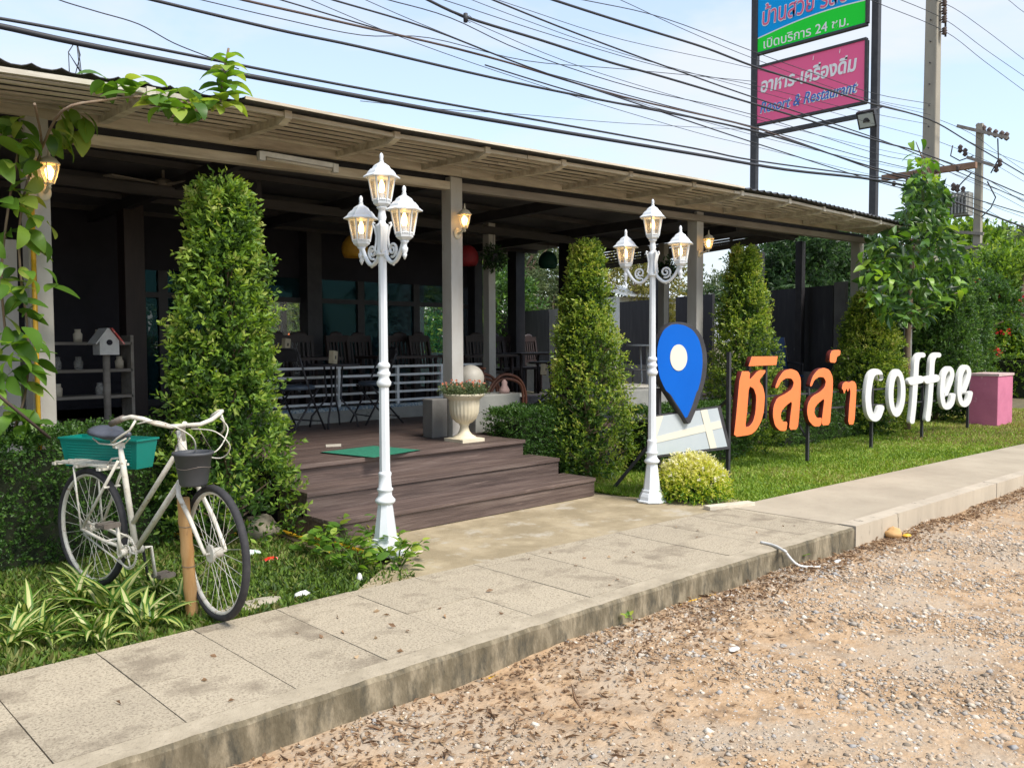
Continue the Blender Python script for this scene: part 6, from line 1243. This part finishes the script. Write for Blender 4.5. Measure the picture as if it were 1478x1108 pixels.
def lump(u, v, r, m_, name, lab, cat, z=-.03, sc_=(1, 1, .7), seed=0):
    p = pz(u, v, z); mb = MB(); mb.ball((p.x, p.y, p.z+r*sc_[2]*.6), r, 14, 10, sc_); rr = random.Random(seed); V = np.array(mb.v); V = V+(snoise(V, 2.2/r, seed)*r*.22)[:, None]*unit(V-np.array([p.x, p.y, p.z+r*.4])); mb.v = [tuple(q) for q in V]; return tag(mb.build(name, m_), lab, cat)
lump(375, 776, .15, G['rock'], 'rock', 'brownish rock at the foot of the tallest ficus right of the front wheel', 'rock', seed=3)
lump(366, 876, .15, G['rock'], 'flat_stone', 'flat grey stone at the sidewalk edge right of the front wheel', 'rock', sc_=(1.3, .45, .16), seed=4)
lump(437, 862, .034, G['plastic'], 'crumpled_bag', 'crumpled white plastic bag on the sidewalk edge', 'litter', sc_=(1.5, .8, .7), seed=5)
lump(519, 840, .022, G['plastic'], 'crumpled_paper', 'crumpled white paper scrap beneath the weeds', 'litter', sc_=(.8, .8, 1.6), seed=6)
lump(390, 812, .05, G['wrap'], 'snack_wrapper', 'crumpled red snack wrapper in the weeds right of the front wheel', 'litter', sc_=(1.3, .7, .5), seed=7)
lump(366, 802, .045, mat('pale_green_cup', (.45, .62, .52), .4, (.75, .8, .75), 30), 'paper_cup', 'squashed pale green cup in the weeds beside the front tyre', 'litter', sc_=(1.2, .9, .6), seed=8)
lump(1290, 774, .065, mat('orange_stone', (.62, .38, .16), .8, (.5, .3, .12), 8), 'stone', 'orange stone at the foot of the pale kerb', 'rock', -.15, seed=9)
lump(1309, 774, .04, G['yellow'], 'yellow_wrapper', 'yellow wrapper beside the orange stone at the pale kerb', 'litter', -.15, (1.2, .8, .35), seed=10)
lump(808, 916, .026, G['cream'], 'stone_chip', 'pale triangular stone chip at the foot of the stained kerb', 'rock', -.15, (.7, .5, 1.2), seed=11)
lump(825, 950, .016, G['plastic'], 'paper_scrap', 'small white paper scrap on the gravel near the kerb', 'litter', -.15, (1, 1, .4), seed=12)
for i, (u, v, lab) in enumerate(((1209, 811, 'white crumpled scrap near the end of the white cord'), (1053, 862, 'pale blue scrap among leaves below the stained kerb'), (1060, 938, 'white plastic sliver lying on the bare sandy patch'), (1190, 836, 'whitish stone below the loose white cord'))): lump(u, v, .028, G['plastic'], 'scrap', lab, 'litter', -.15, (1.5, .7, .35), seed=20+i)
pts = [pz(1098, 782, .008), pz(1118, 786, .01), pz(1131, 794, .008), Vector((YN(0)*0+5.25, 2.875, .0))]; pts = [pz(1098, 782, .010), pz(1118, 787, .010), pz(1134, 796, .012)]; e = pz(1188, 818, -.135); pts += [Vector((pts[-1].x+.10, 2.87, -.01)), Vector((e.x*.5+pts[-1].x*.5, 2.80, -.11)), e]
mb = MB(); mb.tube(catmull(pts, 5), .009, 8); tag(mb.build('white_cord', G['plastic']), 'loose white cord hanging over the stained kerb onto the gravel', 'cord')
a = pz(1020, 733, .01); b = pz(1085, 726, .01); mb = MB(); mb.bar(a, b, .09, .035); tag(mb.build('wooden_plank', G['timber'], bevel=.004), 'short grey plank lying at the lawn corner before the round bush', 'plank')
p = pz(372, 608, FZ+.01); mb = MB(); mb.bar(pz(470, 643, FZ+.01), pz(492, 642, FZ+.01), .03, .02); tag(mb.build('wood_stick', G['globe']), 'short pale stick lying on the deck left of the green doormat', 'stick')
mb = MB(); p = py(245, 608, 6.7); mb.lathe([(.09, 0), (.13, .22), (.14, .23), (.12, .23)], 20, (p.x, 6.7, FZ)); tag(mb.build('flower_pot', G['urn']), 'pale flower pot on the deck edge behind the handlebar', 'pot')
